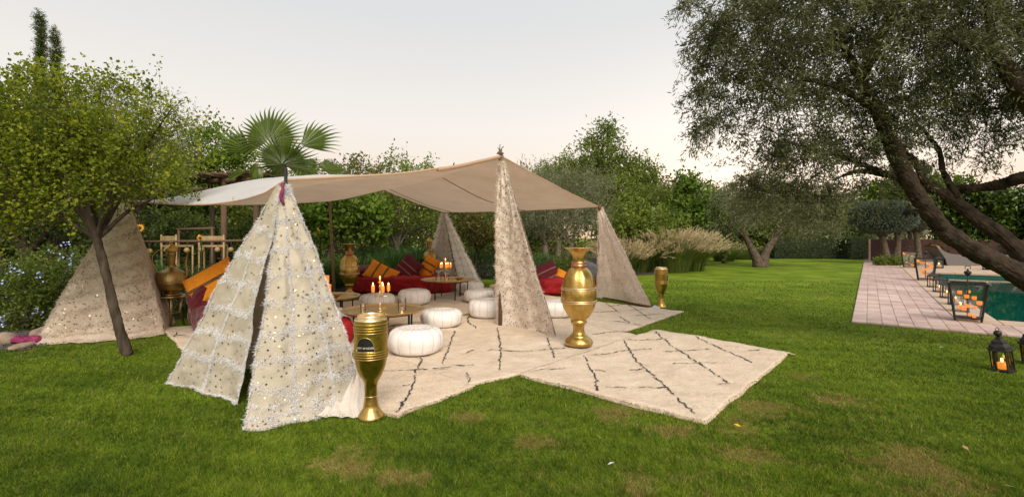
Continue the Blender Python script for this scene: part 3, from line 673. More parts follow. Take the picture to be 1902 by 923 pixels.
Gs = (q4[0]*(1-Sg)[..., None]+q4[1]*Sg[..., None])*(1-Tg)[..., None]+(q4[3]*(1-Sg)[..., None]+q4[2]*Sg[..., None])*Tg[..., None]; Gs[..., 2] = .014+.16*Tg**2.2+.035*np.abs(np.sin((Sg*2.2+Tg*1.2)*5+wob(Sg*2, Tg*2, 4, 1)))*(.35+Tg)
put(Grid(Gs), 'spilled_hem', 'handira_rose', tA)
kn = MB(); kn.tube(smooth_path([ap+Vector((.01, -.06, -.02)), ap+Vector((.03, -.09, -.08)), ap+Vector((.02, -.10, -.15)), ap+Vector((.045, -.10, -.22))], 4), [.006, .012, .016, .013, .012, .015, .018, .016, .015, .017, .016, .013, .009], 6).build('tie_cloth', M['magenta'], tA, True)
add_fringe(pR, dR, tA, [hl(.03, 0, 1), hl(.01, 0, 1)], 2600, .032, .006, r, 'wool_white', .7, .7, .01)
# tent beside the leaning tree
bA = cB+Vector((0, -.03, -.03))
tB = thing('blanket_tent', 'broad tan sequin blanket tent beside the leaning tree', 'tent', (bA.x, bA.y, 0), 'blanket tents at the awning corners')
pB1, dB1 = cloth_panel([bA+Vector((-.07, 0, 0)), bA+Vector((.06, 0, 0))], [g(62, 638), g(150, 634), g(230, 629), g(308, 619)], 60, 70, .04, (.022, 2.8), .022, 71, (0, -1, 0), .16)
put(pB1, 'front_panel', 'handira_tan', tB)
pB2, dB2 = cloth_panel([bA+Vector((.06, 0, 0)), bA+Vector((0, .05, 0)), bA+Vector((-.07, 0, 0))], [g(307, 617), (-5.5, 7.7, 0), (-6.3, 7.5, 0), g(64, 636)], 40, 40, 0, (.02, 4), .012, 73, (0, 1, 0)); put(pB2, 'back_panel', 'handira_tan', tB)
add_sequins(pB1, dB1, tB, np.linspace(0, 1, 42), np.linspace(.06, .92, 60), .0088, r, .45, keep=.34)
add_fringe(pB1, dB1, tB, [[(.0, t+.10), (1, t-.02)] for t in (.12, .24, .36, .48, .60, .72, .83)], 1300, .022, .007, r, 'wool_cream', .5, .9, .012)
add_fringe(pB1, dB1, tB, [[(.995, .04), (.995, 1)], [(.005, .2), (.005, 1)], hl(.93), hl(.98)], 620, .036, .006, r, 'wool_cream', .6, .5, .006)
# narrow drape in the middle
nA = cN+Vector((0, -.04, -.10))
tN = thing('blanket_drape', 'narrow dotted cream blanket drape hanging from the awning peak', 'drape', (nA.x, nA.y, 0), 'blanket tents at the awning corners')
pN, dN = cloth_panel([nA+Vector((-.035, 0, 0)), nA+Vector((.07, -.01, 0))], [g(926, 606), g(960, 610), g(1000, 618), g(1036, 630)], 50, 90, .05, (.012, 2), .016, 81, (0, -1, 0), .03)
put(pN, 'panel', 'handira_rose', tN)
pN2, dN2 = cloth_panel([nA+Vector((.07, 0, 0)), nA+Vector((-.03, .03, 0))], [g(1034, 628), (.15, 7.75, 0), g(928, 604)], 30, 40, 0, (.02, 3), .012, 83, (0, 1, 0)); put(pN2, 'back_panel', 'handira_tan', tN)
add_sequins(pN, dN, tN, np.linspace(0, 1, 20), np.linspace(.05, .98, 66), .0092, r, .22, keep=.66, lift=.010)
add_fringe(pN, dN, tN, [[(0, t), (1, t+.13)] for t in (.03, .10, .17, .24, .31, .38, .45, .52, .59, .66, .73, .80, .86)]+[[(0, t+.13), (1, t)] for t in (.30, .42, .54, .66, .78, .86)], 900, .020, .006, r, 'wool_cream', .45, .9, .008)
add_fringe(pN, dN, tN, [[(.995, .0), (.995, 1)], [(.005, .0), (.005, 1)], hl(.99), hl(.01), hl(.04)], 620, .04, .009, r, 'wool_cream', .7, .4, .006)
# plain shaggy drape at the far right corner
tC = thing('blanket_drape', 'plain shaggy brown-hemmed drape beside the smaller brass urn', 'drape', (cC.x, cC.y, 0), 'blanket tents at the awning corners')
ca = cC+Vector((0, -.02, -.02)); pC, dC = cloth_panel([ca+Vector((-.03, 0, 0)), ca+Vector((.06, -.02, .0))], [g(1108, 553), g(1140, 558), g(1180, 567), g(1211, 573)], 50, 60, -.02, (.012, 1.5), .012, 91, (-.5, -1, 0)); put(pC, 'panel', 'handira_rug', tC)
pC2, dC2 = cloth_panel([ca+Vector((.06, 0, 0)), ca+Vector((-.02, .05, 0))], [g(1211, 572), (3.0, 10.4, 0), (2.3, 11.4, 0), g(1108, 552)], 30, 40, 0, (.02, 3), .012, 93, (0.6, 1, 0)); put(pC2, 'back_panel', 'handira_tan', tC)
add_sequins(pC, dC, tC, np.linspace(0, 1, 26), np.linspace(.06, .95, 60), .0095, r, .6, keep=.12)
add_fringe(pC, dC, tC, [hl(t) for t in np.linspace(.05, .96, 26)], 130, .026, .007, r, 'wool_cream', .5, .7, .02)
add_fringe(pC, dC, tC, [[(.995, 0), (.995, 1)], [(.005, 0), (.005, 1)], hl(.02)], 330, .045, .010, r, 'wool_cream', .7, .4, .006)
hem = MB(); p, nn, tv = pC.ev(np.linspace(.12, 1, 30), np.full(30, .985)); nn = np.where((nn @ dC)[:, None] < 0, -nn, nn)
hem.tube(p+nn*.012, [.012+.014*(i/29)**2 for i in range(30)], 6).build('brown_hem', M['brown_band'], tC, True)
kn = MB(); kn.ball(ca+Vector((0, -.03, .0)), (.045, .07)).build('tie_cloth', M['brown_band'], tC, True)
sp = MB(); sp.add([g(1208, 572, .012), g(1216, 566, .05), g(1226, 571, .03), g(1224, 575, .012), g(1212, 575, .012)], [(0, 4, 3, 2, 1)]).build('spilled_corner', M['wool_white'], tC)
# far corner drape
tD = thing('blanket_drape', 'small gridded cream drape behind the long red sofa', 'drape', (cD.x, cD.y, 0), 'blanket tents at the awning corners')
da = cD+Vector((0, -.03, -.04)); pD1, dD1 = cloth_panel([da+Vector((-.05, 0, 0)), da+Vector((0, -.03, 0))], [(-2.85, 15.0, 0), (-2.2, 14.3, 0), (-1.56, 13.7, 0)], 30, 50, .02, (.02, 2), .012, 95, (-.5, -1, 0)); put(pD1, 'side_panel', 'handira_tan', tD)  # shaded side of the same drape, its shade put in as darker tan
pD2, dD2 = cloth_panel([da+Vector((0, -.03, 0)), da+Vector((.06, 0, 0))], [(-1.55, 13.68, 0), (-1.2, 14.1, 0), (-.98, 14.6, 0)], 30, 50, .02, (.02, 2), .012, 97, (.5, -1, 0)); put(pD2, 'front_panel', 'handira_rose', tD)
for pd, dd in ((pD1, dD1), (pD2, dD2)):
    add_fringe(pd, dd, tD, [hl(t) for t in np.linspace(.12, .95, 9)]+[vl(.33), vl(.66)], 130, .04, .016, r, 'wool_cream', .5, .6, .01)
    add_fringe(pd, dd, tD, [[(.995, 0), (.995, 1)], [(.005, 0), (.005, 1)]], 180, .07, .018, r, 'wool_cream', .7, .4, .006)

# ------------------------------------------------------------ brassware
def prof_px(rows, H, top, bot): return [(r_*H/(bot-top), (bot-y)*H/(bot-top)) for r_, y in rows]
def make_vase():
    t = thing('brass_vase', 'vase', 'vase'); H = 1.22; K = lambda rows: prof_px(rows, H, 85, 888)
    flute = lambda a, z: 1+.022*math.copysign(abs(math.cos(9*a))**.6, math.cos(9*a))
    up = MB().lathe(interp_prof(K([(138, 425), (137, 410), (131, 370), (118, 325), (94, 282), (66, 252), (50, 245)]), 6), 72, mod=flute); up.build('shoulder', M['brass'], t, True)
    mid = MB().lathe(interp_prof(K([(142, 532), (146, 500), (146, 460), (141, 425)]), 5), 48); mid.build('belly', M['brass'], t, True)
    lo = MB().lathe(interp_prof(K([(57, 690), (84, 662), (112, 618), (131, 575), (139, 532)]), 6), 72, mod=flute); lo.build('lower_body', M['brass'], t, True)
    for y, r_ in ((416, 143), (428, 145), (522, 147), (536, 144)):
        z = (888-y)*H/803; rr = r_*H/803; MB().tube([(rr*math.cos(a), rr*math.sin(a), z) for a in np.linspace(0, 2*math.pi, 49)[:-1]], .0075, 6, closed=True).build('ring', M['brass_pale'], t, True)
    MB().lathe(interp_prof(K([(48, 250), (47, 205), (50, 175), (60, 145), (78, 118), (104, 98), (121, 92), (122, 87), (112, 89), (80, 112), (55, 150), (44, 190), (40, 230)]), 4), 48).build('flared_mouth', M['brass'], t, True)
    MB().lathe(interp_prof(K([(44, 250), (62, 244), (66, 232), (60, 222), (64, 212), (58, 200), (42, 198)]), 3), 40).build('neck_collar', M['copper'], t, True)
    MB().lathe(interp_prof(K([(60, 684), (67, 700), (60, 716), (48, 735), (46, 765), (52, 795), (70, 812), (76, 822), (96, 835), (112, 855), (117, 872), (112, 888)]), 4), 48).build('foot', M['brass'], t, True)
    MB().lathe(K([(112, 887.9), (1, 887.9)]), 24).build('underside', M['brass'], t)
    return t
vase = make_vase(); vase.location = g(1075, 639, .045); vase['label'] = 'polished tall brass vase standing on rugs beside the narrow drape'; vase['group'] = 'tall brass vases'
dup(vase, (-3.72, 10.75, .02), 1.0, 'tall tarnished brass vase between red sofa and slim pole', 'tall brass vases')
def text_mesh(s_, size):
    c = bpy.data.curves.new('lettering', 'FONT'); c.body = s_; c.size = size; c.align_x = 'CENTER'; c.space_character = 1.05; c.offset = size*.012
    o = bpy.data.objects.new('lettering', c); COL.objects.link(o); dg = bpy.context.evaluated_depsgraph_get(); me = bpy.data.meshes.new_from_object(o.evaluated_get(dg))
    P = [v.co.copy() for v in me.vertices]; Fc = [tuple(p.vertices) for p in me.polygons]; bpy.data.objects.remove(o); return P, Fc
def make_urn():
    t = thing('brass_urn', 'urn', 'urn'); H = .80; top, bot = 208, 893; k = H/(bot-top); K = lambda rows: prof_px(rows, H, top, bot)
    MB().lathe(interp_prof(K([(80, 893), (86, 886), (82, 868), (66, 845), (52, 820), (45, 785), (41, 745)]), 5), 40).build('foot', M['brass'], t, True)
    MB().lathe(interp_prof(K([(41, 742), (40, 700), (42, 665), (52, 640), (72, 605), (92, 555), (102, 505), (106, 480)]), 6), 48).build('stem', M['brass_olive'], t, True)
    MB().lathe(K([(106, 480), (107, 440), (107, 300), (108, 262), (106, 240)]), 64).build('cup_wall', M['brass_olive'], t, True)
    for y, r_ in ((486, 106), (470, 108), (454, 109), (440, 108), (318, 108), (300, 109), (284, 109), (262, 109)):
        MB().tube([(r_*k*math.cos(a), r_*k*math.sin(a), (bot-y)*k) for a in np.linspace(0, 2*math.pi, 65)[:-1]], .0055, 6, closed=True).build('ring', M['brass'], t, True)
    MB().tube([(41.5*k*math.cos(a), 41.5*k*math.sin(a), (bot-742)*k) for a in np.linspace(0, 2*math.pi, 33)[:-1]], .003, 6, closed=True).build('ring', M['brass_pale'], t, True)
    MB().lathe(interp_prof(K([(106, 240), (102, 232), (90, 230), (88, 222), (86, 210), (82, 209), (79, 225), (74, 262), (56, 288), (28, 298), (1, 300)]), 4), 56).build('bowl', M['brass_pale'], t, True)
    # arched plaque with its writing, bent round the cup; it faces -Y
    rr = 107*k+.003
    def wrap(x, z): a = x/rr-math.pi/2; return (rr*math.cos(a), rr*math.sin(a), z)
    w, h, zb = .145/2*1.0, .105, (bot-432)*k
    nx = 14; o = MB(); rowsN = 10
    P = []; Fp = []
    for i in range(nx+1):
        x = -w+2*w*i/nx; top_ = h*math.sqrt(max(0.0, 1-(abs(x)/w)**2.6)); top_ = max(top_, .004)
        for j in range(rowsN+1): P.append(wrap(x, zb+top_*j/rowsN))
    for i in range(nx):
        for j in range(rowsN): a = i*(rowsN+1)+j; Fp.append((a, a+rowsN+1, a+rowsN+2, a+1))
    pl = o.add(P, Fp).build('plaque', M['black_plate'], t, True)
    rim = [wrap(-w+2*w*i/24, zb+h*math.sqrt(max(0, 1-(abs(-w+2*w*i/24)/w)**2.6))) for i in range(25)]+[wrap(w-2*w*i/12, zb) for i in range(1, 12)]
    MB().tube(rim, .0022, 5, closed=True).build('plaque_rim', M['brass_pale'], pl, True)
    P, Fc = text_mesh("HOT W'NDER", .021); rr += .0012
    MB().add([wrap(p.x, zb+.022+p.y) for p in P], Fc).build('lettering', M['letter'], pl)
    return t
urn = make_urn(); urn.location = g(689, 776); urn.rotation_euler = (0, 0, R(-4)); urn['label'] = 'near brass urn with black arched plaque beside the front tent'; urn['group'] = 'standing brass urns'
dup(urn, g(1228, 571), R(62), 'smaller looking brass urn on the lawn behind the plain drape', 'standing brass urns')
def make_teapot():
    t = thing('brass_teapot', 'teapot', 'teapot'); k = .80/500.
    z = lambda y: (845-y)*k
    q = lambda rows: [(r_*k, z(y)) for r_, y in rows]
    MB().lathe(interp_prof(q([(60, 845), (100, 842), (96, 830), (60, 822), (62, 812), (90, 800), (125, 770), (150, 730), (152, 708)]), 5), 40).build('lower_body', M['brass_dark'], t, True)
    MB().lathe(interp_prof(q([(152, 704), (150, 680), (142, 645), (118, 605), (70, 578), (42, 560), (32, 540), (36, 500), (40, 450), (44, 420), (40, 392)]), 5), 40).build('upper_body', M['brass_dark'], t, True)
    MB().tube([(153*k*math.cos(a), 153*k*math.sin(a), z(704)) for a in np.linspace(0, 6.2832, 41)[:-1]], .008, 6, closed=True).build('ring', M['brass'], t, True)
    MB().lathe(interp_prof(q([(40, 392), (66, 388), (66, 374), (60, 352), (40, 330), (20, 318), (14, 306), (18, 296), (4, 288)]), 4), 32).build('lid', M['brass'], t, True)
    MB().tube(smooth_path([(-.06, 0, z(385)), (-.17, 0, z(378)), (-.26, 0, z(430)), (-.27, 0, z(500)), (-.23, 0, z(560)), (-.20, 0, z(640))], 4), .008, 7).build('handle', M['brass'], t, True)
    MB().tube(smooth_path([(.20, 0, z(690)), (.235, 0, z(620)), (.215, 0, z(520)), (.24, 0, z(420)), (.29, 0, z(375))], 4), [.030-.0013*i for i in range(17)], 9).build('spout', M['brass_dark'], t, True)
    return t
tp = make_teapot(); tpos = at(318, 548, 7.35); tp.location = (tpos.x, tpos.y, .495); tp.rotation_euler = (0, 0, .25); tp.scale = (.93,)*3; tp['label'] = 'pierced brass teapot on a stool beside the maroon sofa'; tp['group'] = 'giant brass teapots'
dup(tp, (-2.30, 13.1, .62), 2.2, 'brass teapot peeking up behind the rear orange cushion', 'giant brass teapots', .88)
def make_stool(h):
    t = thing('brass_stool', 'stool', 'stool')
    MB().lathe([(.001, h-.03), (.21, h-.03), (.225, h-.02), (.225, h-.004), (.21, h), (.001, h)], 32).build('top', M['brass_pale'], t, 'auto')
    for i in range(4):
        a = .6+i*math.pi/2; MB().tube([(.13*math.cos(a), .13*math.sin(a), h-.03), (.11*math.cos(a), .11*math.sin(a), h*.5), (.17*math.cos(a), .17*math.sin(a), 0)], [.026, .02, .016], 8).build('leg', M['brass_dark'], t, True)
    MB().tube([(.115*math.cos(a), .115*math.sin(a), h*.45) for a in np.linspace(0, 6.28, 21)[:-1]], .012, 6, closed=True).build('stretcher', M['brass_dark'], t, True)
    return t
st = make_stool(.49); st.location = (tpos.x, tpos.y, .0); st['label'] = 'round brass stool under the pierced teapot by the tan tent'; st['group'] = 'brass stools'
s2 = make_stool(.62); s2.location = (-2.30, 13.1, 0); s2['label'] = 'round brass stool behind the long red sofa carrying a teapot'; s2['group'] = 'brass stools'
# ------------------------------------------------------------ poufs
RZ = .035   # rug top
def make_pouf(h=.27, rad=.32, seed=0):
    t = thing('leather_pouf', 'pouf', 'pouf'); NP = 14
    def md(a, z): return 1+.020*abs(math.cos(NP/2*a))*(1 if .03 < z < h-.02 else .3)+.016*math.sin(2*a+seed*2)*(z > .02)+.012*math.sin(3*a+seed)+.008*math.sin(5*a+z*9+seed*2)+.010*math.sin(z*30+4*math.sin(a+seed))*(.04 < z < h*.8)
    rows = [(.001, 0), (rad*.70, 0), (rad*.90, h*.10), (rad*.985, h*.35), (rad*1.0, h*.58), (rad*.95, h*.80), (rad*.80, h*.955), (rad*.55, h*1.01), (rad*.28, h*1.0), (.001, h*.985)]
    prof = interp_prof(rows, 4); MB().lathe(prof, 84, mod=md).build('body', M['leather'], t, True)
    sm = MB()
    for i in range(NP):
        a = 2*math.pi*(i+.5)/NP; pts = [(p[0]*md(a, p[1])*math.cos(a)*1.004, p[0]*md(a, p[1])*math.sin(a)*1.004, p[1]+(.0015 if p[1] > h*.9 else 0)) for p in prof[8:32]]
        sm.tube(pts, .0022, 4)
    sm.build('stitching', M['thread'], t, kind='stuff')
    MB().lathe([(rad*.30, h*1.003), (rad*.27, h*1.012), (.001, h*1.004)], 14, mod=lambda a, z: 1+.12*math.cos(7*a)).build('centre_patch', M['leather'], t, True)
    st_ = MB()
    for i in range(NP):
        a0, a1 = 2*math.pi*(i+.5)/NP, 2*math.pi*(i+1.5)/NP; am = (a0+a1)/2
        st_.tube([(rad*.52*math.cos(a0), rad*.52*math.sin(a0), h*1.013), (rad*.66*math.cos(am), rad*.66*math.sin(am), h*1.006), (rad*.52*math.cos(a1), rad*.52*math.sin(a1), h*1.013)], .0018, 4)
    st_.build('star_stitching', M['thread'], t, kind='stuff')
    return t
PF = [(-1.15, 5.62, 1.0, 'white leather pouf nearest the urn with black plaque'), (-1.09, 7.28, .97, 'white leather pouf beyond the candelabra table, mid carpet'), (-2.0, 9.65, 1.0, 'white leather pouf against the long red sofa front'),
      (-2.62, 9.15, 1.05, 'white leather pouf half hidden behind the candelabra on the tray table'), (-2.78, 6.98, 1.0, 'white leather pouf between the front tent and the candelabra table'), (-1.02, 11.5, 1.0, 'greyish pouf under the rear tray table edge'),
      (-.70, 9.95, 1.0, 'white leather pouf just behind the pouf touching the narrow drape'), (-.43, 8.12, 1.02, 'white leather pouf cut off by the narrow dotted drape'), (.78, 8.2, 1.0, 'white leather pouf seen between narrow drape and polished vase'), (-.12, 11.0, 1.0, 'pale pouf behind the tray table at the narrow drape')]
pf = make_pouf(); variants = [pf, make_pouf(seed=1.7), make_pouf(seed=3.1)]
for i, (x_, y_, s_, lb) in enumerate(PF):
    if i == 0: pf.location = (x_, y_, RZ); pf['label'] = lb; pf['group'] = 'white leather poufs'; pf.scale = (s_, s_, 1.05)
    elif i < 3: o = variants[i]; o.location = (x_, y_, RZ); o.rotation_euler = (0, 0, i*1.1); o['label'] = lb; o['group'] = 'white leather poufs'; o.scale = (s_, s_, [1.0, .92, 1.08][i])
    else: o = dup(variants[i % 3], (x_, y_, RZ), i*1.1, lb, 'white leather poufs', s_); o.scale = (s_, s_*[1, .96, 1.03][i % 3], [1.0, .92, 1.08, .95, 1.12][i % 5])
# ------------------------------------------------------------ tray tables
def make_table(rad, h):
    t = thing('tray_table', 'table', 'table')
    MB().lathe(interp_prof([(.001, h), (rad*.80, h), (rad*.86, h+.004), (rad*.90, h+.022), (rad*.97, h+.03), (rad, h+.026), (rad*.985, h+.018), (rad*.90, h+.006), (rad*.85, h-.012), (.001, h-.012)], 2), 64).build('tray', M['brass_pale'], t, 'auto')
    e = MB()
    for k_ in (.30, .55, .72): e.tube([(rad*k_*math.cos(a), rad*k_*math.sin(a), h+.0005) for a in np.linspace(0, 6.2832, 49)[:-1]], .0022, 4, closed=True)
    e.build('engraved_ring', M['brass'], t, kind='stuff')
    for i in range(6):
        a = .35+i*math.pi/3; MB().bar((rad*.72*math.cos(a), rad*.72*math.sin(a), 0), (rad*.74*math.cos(a), rad*.74*math.sin(a), h-.013), .020).build('leg', M['iron'], t)
    for i in range(6):
        a, b = .35+i*math.pi/3, .35+(i+1)*math.pi/3; MB().bar((rad*.735*math.cos(a), rad*.735*math.sin(a), h-.035), (rad*.735*math.cos(b), rad*.735*math.sin(b), h-.035), .014).build('rail', M['iron'], t)
    return t
TB = [(-1.80, 6.6, .575, .33, 'round brass tray table with the near candelabra'), (-3.10, 8.0, .50, .34, 'brass tray table holding amber glasses behind the front tent'), (-1.43, 10.5, .60, .40, 'brass tray table in front of the small gridded drape'), (.05, 9.25, .50, .38, 'brass tray table half hidden by the narrow drape')]
for x_, y_, rd, h_, lb in TB:
    t = make_table(rd, h_); t.location = (x_, y_, RZ); t['label'] = lb; t['group'] = 'brass tray tables'; t.rotation_euler = (0, 0, x_)
# ------------------------------------------------------------ candelabra and table ware
def make_candelabrum(h=.52):
    t = thing('candelabrum', 'candelabrum', 'candelabrum'); w = h*.24
    MB().lathe(interp_prof([(.055, 0), (.058, .008), (.03, .018), (.012, .03), (.009, .08), (.016, .10), (.008, .12), (.007, h*.5), (.016, h*.54), (.008, h*.58), (.007, h*.66), (.018, h*.70), (.022, h*.715), (.008, h*.74), (.007, h*.82)], 3), 20).build('stem', M['brass_pale'], t, True)
    for i in range(5):
        a = i*2*math.pi/5+.3; c, s_ = math.cos(a), math.sin(a)
        if True:
            MB().tube(smooth_path([(.005*c, .005*s_, h*.56), (w*.35*c, w*.35*s_, h*.44), (w*.85*c, w*.85*s_, h*.44), (w*c, w*s_, h*.56)], 4), .0045, 6).build('arm', M['brass_pale'], t, True)
            cp = MB().lathe([(.002, h*.56), (.026, h*.575), (.028, h*.585), (.004, h*.58)], 12, (w*c, w*s_, 0)).build('drip_pan', M['brass_pale'], t, True)
            MB().lathe([(.020, h*.585), (.023, h*.64), (.023, h*.74), (.001, h*.75)], 12, (w*c, w*s_, 0)).build('candle', M['candle'], t, True)
            MB().ball((w*c, w*s_, h*.78), (.009, .020), 6, 5).build('flame', M['flame'], t, True)
    MB().lathe([(.024, h*.82), (.028, h*.84), (.012, h*.83), (.012, h*.93), (.001, h*.935)], 12).build('candle', M['candle'], t, True)
    MB().ball((0, 0, h*.965), (.010, .024), 6, 5).build('flame', M['flame'], t, True)
    return t
ca_ = make_candelabrum(.48); ca_.location = (-1.84, 6.55, RZ+.333); ca_['label'] = 'lit candelabrum with amber candles on the near tray table'; ca_['group'] = 'lit candelabra'
dup(ca_, (-1.48, 10.45, RZ+.403), .9, 'lit candelabrum on the tray table before the gridded drape', 'lit candelabra', 1.0)
def make_glass(h, rad, foot=True):
    t = thing('hurricane_glass', 'glass', 'glass')
    MB().lathe(interp_prof([(rad*.9, .02*1), (rad, h*.4), (rad, h*.7), (rad*1.08, h)], 4), 20).build('bowl', M['glass'], t, True)
    MB().lathe(interp_prof([(.001, 0), (rad*.95, 0), (rad*.95, .008), (rad*.5, .016), (rad*.9, .024), (.001, .022)], 2), 20).build('base', M['brass_pale'], t, True)
    return t
gs = make_glass(.21, .055); gs.location = (-1.50, 6.40, RZ+.333); gs['label'] = 'tall clear hurricane glass on the near tray table'; gs['group'] = 'glasses on the trays'
dup(gs, (-2.03, 6.40, RZ+.333), 0, 'small clear glass beside the urn rim on the near tray', 'glasses on the trays', .62)
dup(gs, (-1.60, 10.25, RZ+.403), 0, 'clear glass on the tray before the gridded drape', 'glasses on the trays', 1.1)
dup(gs, (-1.42, 10.2, RZ+.403), 0, 'second clear glass right of the glass before the gridded drape', 'glasses on the trays', .85)
def make_bowl():
    t = thing('silver_bowl', 'bowl', 'bowl'); MB().lathe(interp_prof([(.001, .0), (.05, .002), (.045, .015), (.09, .05), (.105, .07), (.10, .07), (.08, .05), (.001, .03)], 3), 28, mod=lambda a, z: 1+.05*math.cos(10*a)*(z > .03)).build('dish', M['brass_dark'], t, True)
    nuts = MB(); rr = random.Random(4)
    for i in range(16): a = rr.uniform(0, 6.28); q = rr.uniform(0, .06); nuts.ball((q*math.cos(a), q*math.sin(a), .055+rr.uniform(0, .015)), .014, 6, 4)
    nuts.build('filling', M['gourd'], t, True, kind='stuff'); return t
bw = make_bowl(); bw.location = (-2.93, 7.75, RZ+.344); bw['label'] = 'dark bowl on the tray behind the front tent'; bw['group'] = 'bowls on the trays'
dup(bw, (-1.16, 10.3, RZ+.403), .4, 'dark bowl on the tray before the gridded drape', 'bowls on the trays')
dup(bw, (-.12, 9.05, RZ+.383), .8, 'shallow bowl on the tray at the narrow drape', 'bowls on the trays', 1.2)
def make_votive(h=.16, rad=.06):
    t = thing('amber_votive', 'votive', 'candle glass')
    MB().lathe(interp_prof([(.001, 0), (rad*.8, 0), (rad, .03), (rad*.9, h*.7), (rad*.98, h), (rad*.9, h), (rad*.82, h*.7), (.001, h*.45)], 3), 18).build('glass_cup', M['candle'], t, True)
    MB().ball((0, 0, h*.62), (.012, .026), 6, 5).build('flame', M['flame'], t, True); return t
vt = make_votive(); vt.location = (-3.33, 7.95, RZ+.344); vt['label'] = 'squat amber candle glass on the tray behind the front tent'; vt['group'] = 'amber candle glasses'
dup(vt, (-3.16, 8.02, RZ+.344), 0, 'amber candle glass nearest the slim pole on the rear tray', 'amber candle glasses', 1.25)
dup(vt, (-3.24, 8.22, RZ+.344), 0, 'tall amber candle glass at the back of the rear tray', 'amber candle glasses', 1.0).scale = (.7, .7, 2.1)
# ------------------------------------------------------------ sofas and cushions
def roundbox(sx, sy, sz, kx=5.0, n=18, noise=.02, seed=0, f=2.0):
    bm_ = bmesh.new(); bmesh.ops.create_cube(bm_, size=2.0); bmesh.ops.subdivide_edges(bm_, edges=bm_.edges[:], cuts=n, use_grid_fill=True)
    P = np.array([v.co[:] for v in bm_.verts]); k = (np.abs(P)**kx).sum(1)**(-1/kx); Q = P*k[:, None]*np.array([sx/2, sy/2, sz/2])
    nn = nrm(Q*np.array([1/sx**2, 1/sy**2, 1/sz**2])); Q = Q+nn*(noise*(wob(Q[:, 0]*2+Q[:, 2], Q[:, 1]*2-Q[:, 2]*1.3, seed, f))+noise*.5*wob(Q[:, 0]*3-Q[:, 2]*2, Q[:, 1]*3, seed+1, f*2.2))[:, None]
    for v, q_ in zip(bm_.verts, Q): v.co = q_
    me = bpy.data.meshes.new('soft'); bm_.to_mesh(me); bm_.free(); me.polygons.foreach_set('use_smooth', np.full(len(me.polygons), True)); return me
def soft(name, dims, loc, m, parent, rz=0, rot=None, kx=5.0, noise=.02, seed=0, n=18):
    me = roundbox(*dims, kx, n, noise, seed); me.name = name; o = link(name, me, M[m], parent); o.location = loc; o.rotation_euler = rot or (0, 0, rz); return o
def spangles(parent, o, num, rad, seed):
    """small sequins on the upper and front faces of a soft part, as a child of that part"""
    me = o.data; r_ = np.random.RandomState(seed); k = len(me.polygons); idx = r_.choice(k, num); Vp, Fp = [], []
    for i_ in idx:
        p = me.polygons[int(i_)]; c = p.center+Vector(r_.randn(3)*.012); nn = (p.normal+Vector(r_.randn(3)*.25)).normalized(); e1 = nn.orthogonal().normalized(); e2 = nn.cross(e1); b0 = len(Vp)
        for a in range(6): Vp.append(c+nn*.006+(e1*math.cos(a*1.047)+e2*math.sin(a*1.047))*rad)
        Fp.append(tuple(range(b0, b0+6)))
    return MB().add(Vp, Fp).build('sequins', M['sequin_bright'], o, kind='stuff')
M['sequin_bright'] = brass_mat('bright_sequin', (.75, .7, .66), (.9, .86, .82), .15, 0)
sf = thing('sofa', 'long low red velvet sofa with sequins along the rear rug', 'sofa', (-2.75, 12.0, 0), 'low banquette sofas'); sf.rotation_euler = (0, 0, R(-4))
a = soft('seat', (2.5, 1.0, .42), (0, 0, .21), 'red_cloth', sf, kx=7, noise=.03, seed=3, n=30); spangles(sf, a, 260, .011, 5)
a = soft('arm_bolster', (.42, 1.0, .36), (-1.12, .05, .46), 'red', sf, kx=4, noise=.03, seed=4); spangles(sf, a, 50, .011, 6)
sl = thing('sofa', 'dark maroon sequinned sofa end beside the pierced teapot', 'sofa', (-4.0, 6.66, 0), 'low banquette sofas'); sl.rotation_euler = (0, 0, R(-38))
a = soft('seat', (2.6, .85, .42), (.55, .1, .21), 'red', sl, kx=6, noise=.03, seed=7, n=28); spangles(sl, a, 120, .010, 7)
a = soft('arm_bolster', (.46, .70, .70), (-.62, .05, .37), 'red', sl, kx=3.2, noise=.03, seed=8, n=22); spangles(sl, a, 150, .011, 8)
a = soft('trailing_cloth', (.26, .24, .46), (.24, -.36, .22), 'red', sl, kx=3, noise=.035, seed=9); spangles(sl, a, 26, .010, 9)
soft('cloth_hem', (.28, .20, .12), (.46, -.50, .065), 'red', sl, kx=2.6, noise=.05, seed=10)
sr = thing('sofa', 'red sequinned sofa half hidden by the polished vase', 'sofa', (1.35, 11.6, 0), 'low banquette sofas'); sr.rotation_euler = (0, 0, R(12))
a = soft('seat', (1.5, .9, .40), (0, 0, .20), 'red_cloth', sr, kx=6, noise=.03, seed=11, n=24); spangles(sr, a, 160, .011, 10)
sb = thing('sofa', 'strip of bright red seat between front tent and urn', 'sofa', (-2.42, 6.05, 0), 'low banquette sofas')
soft('seat', (.7, .42, .34), (0, 0, .17), 'red_cloth', sb, rz=.5, kx=5, noise=.02, seed=12)
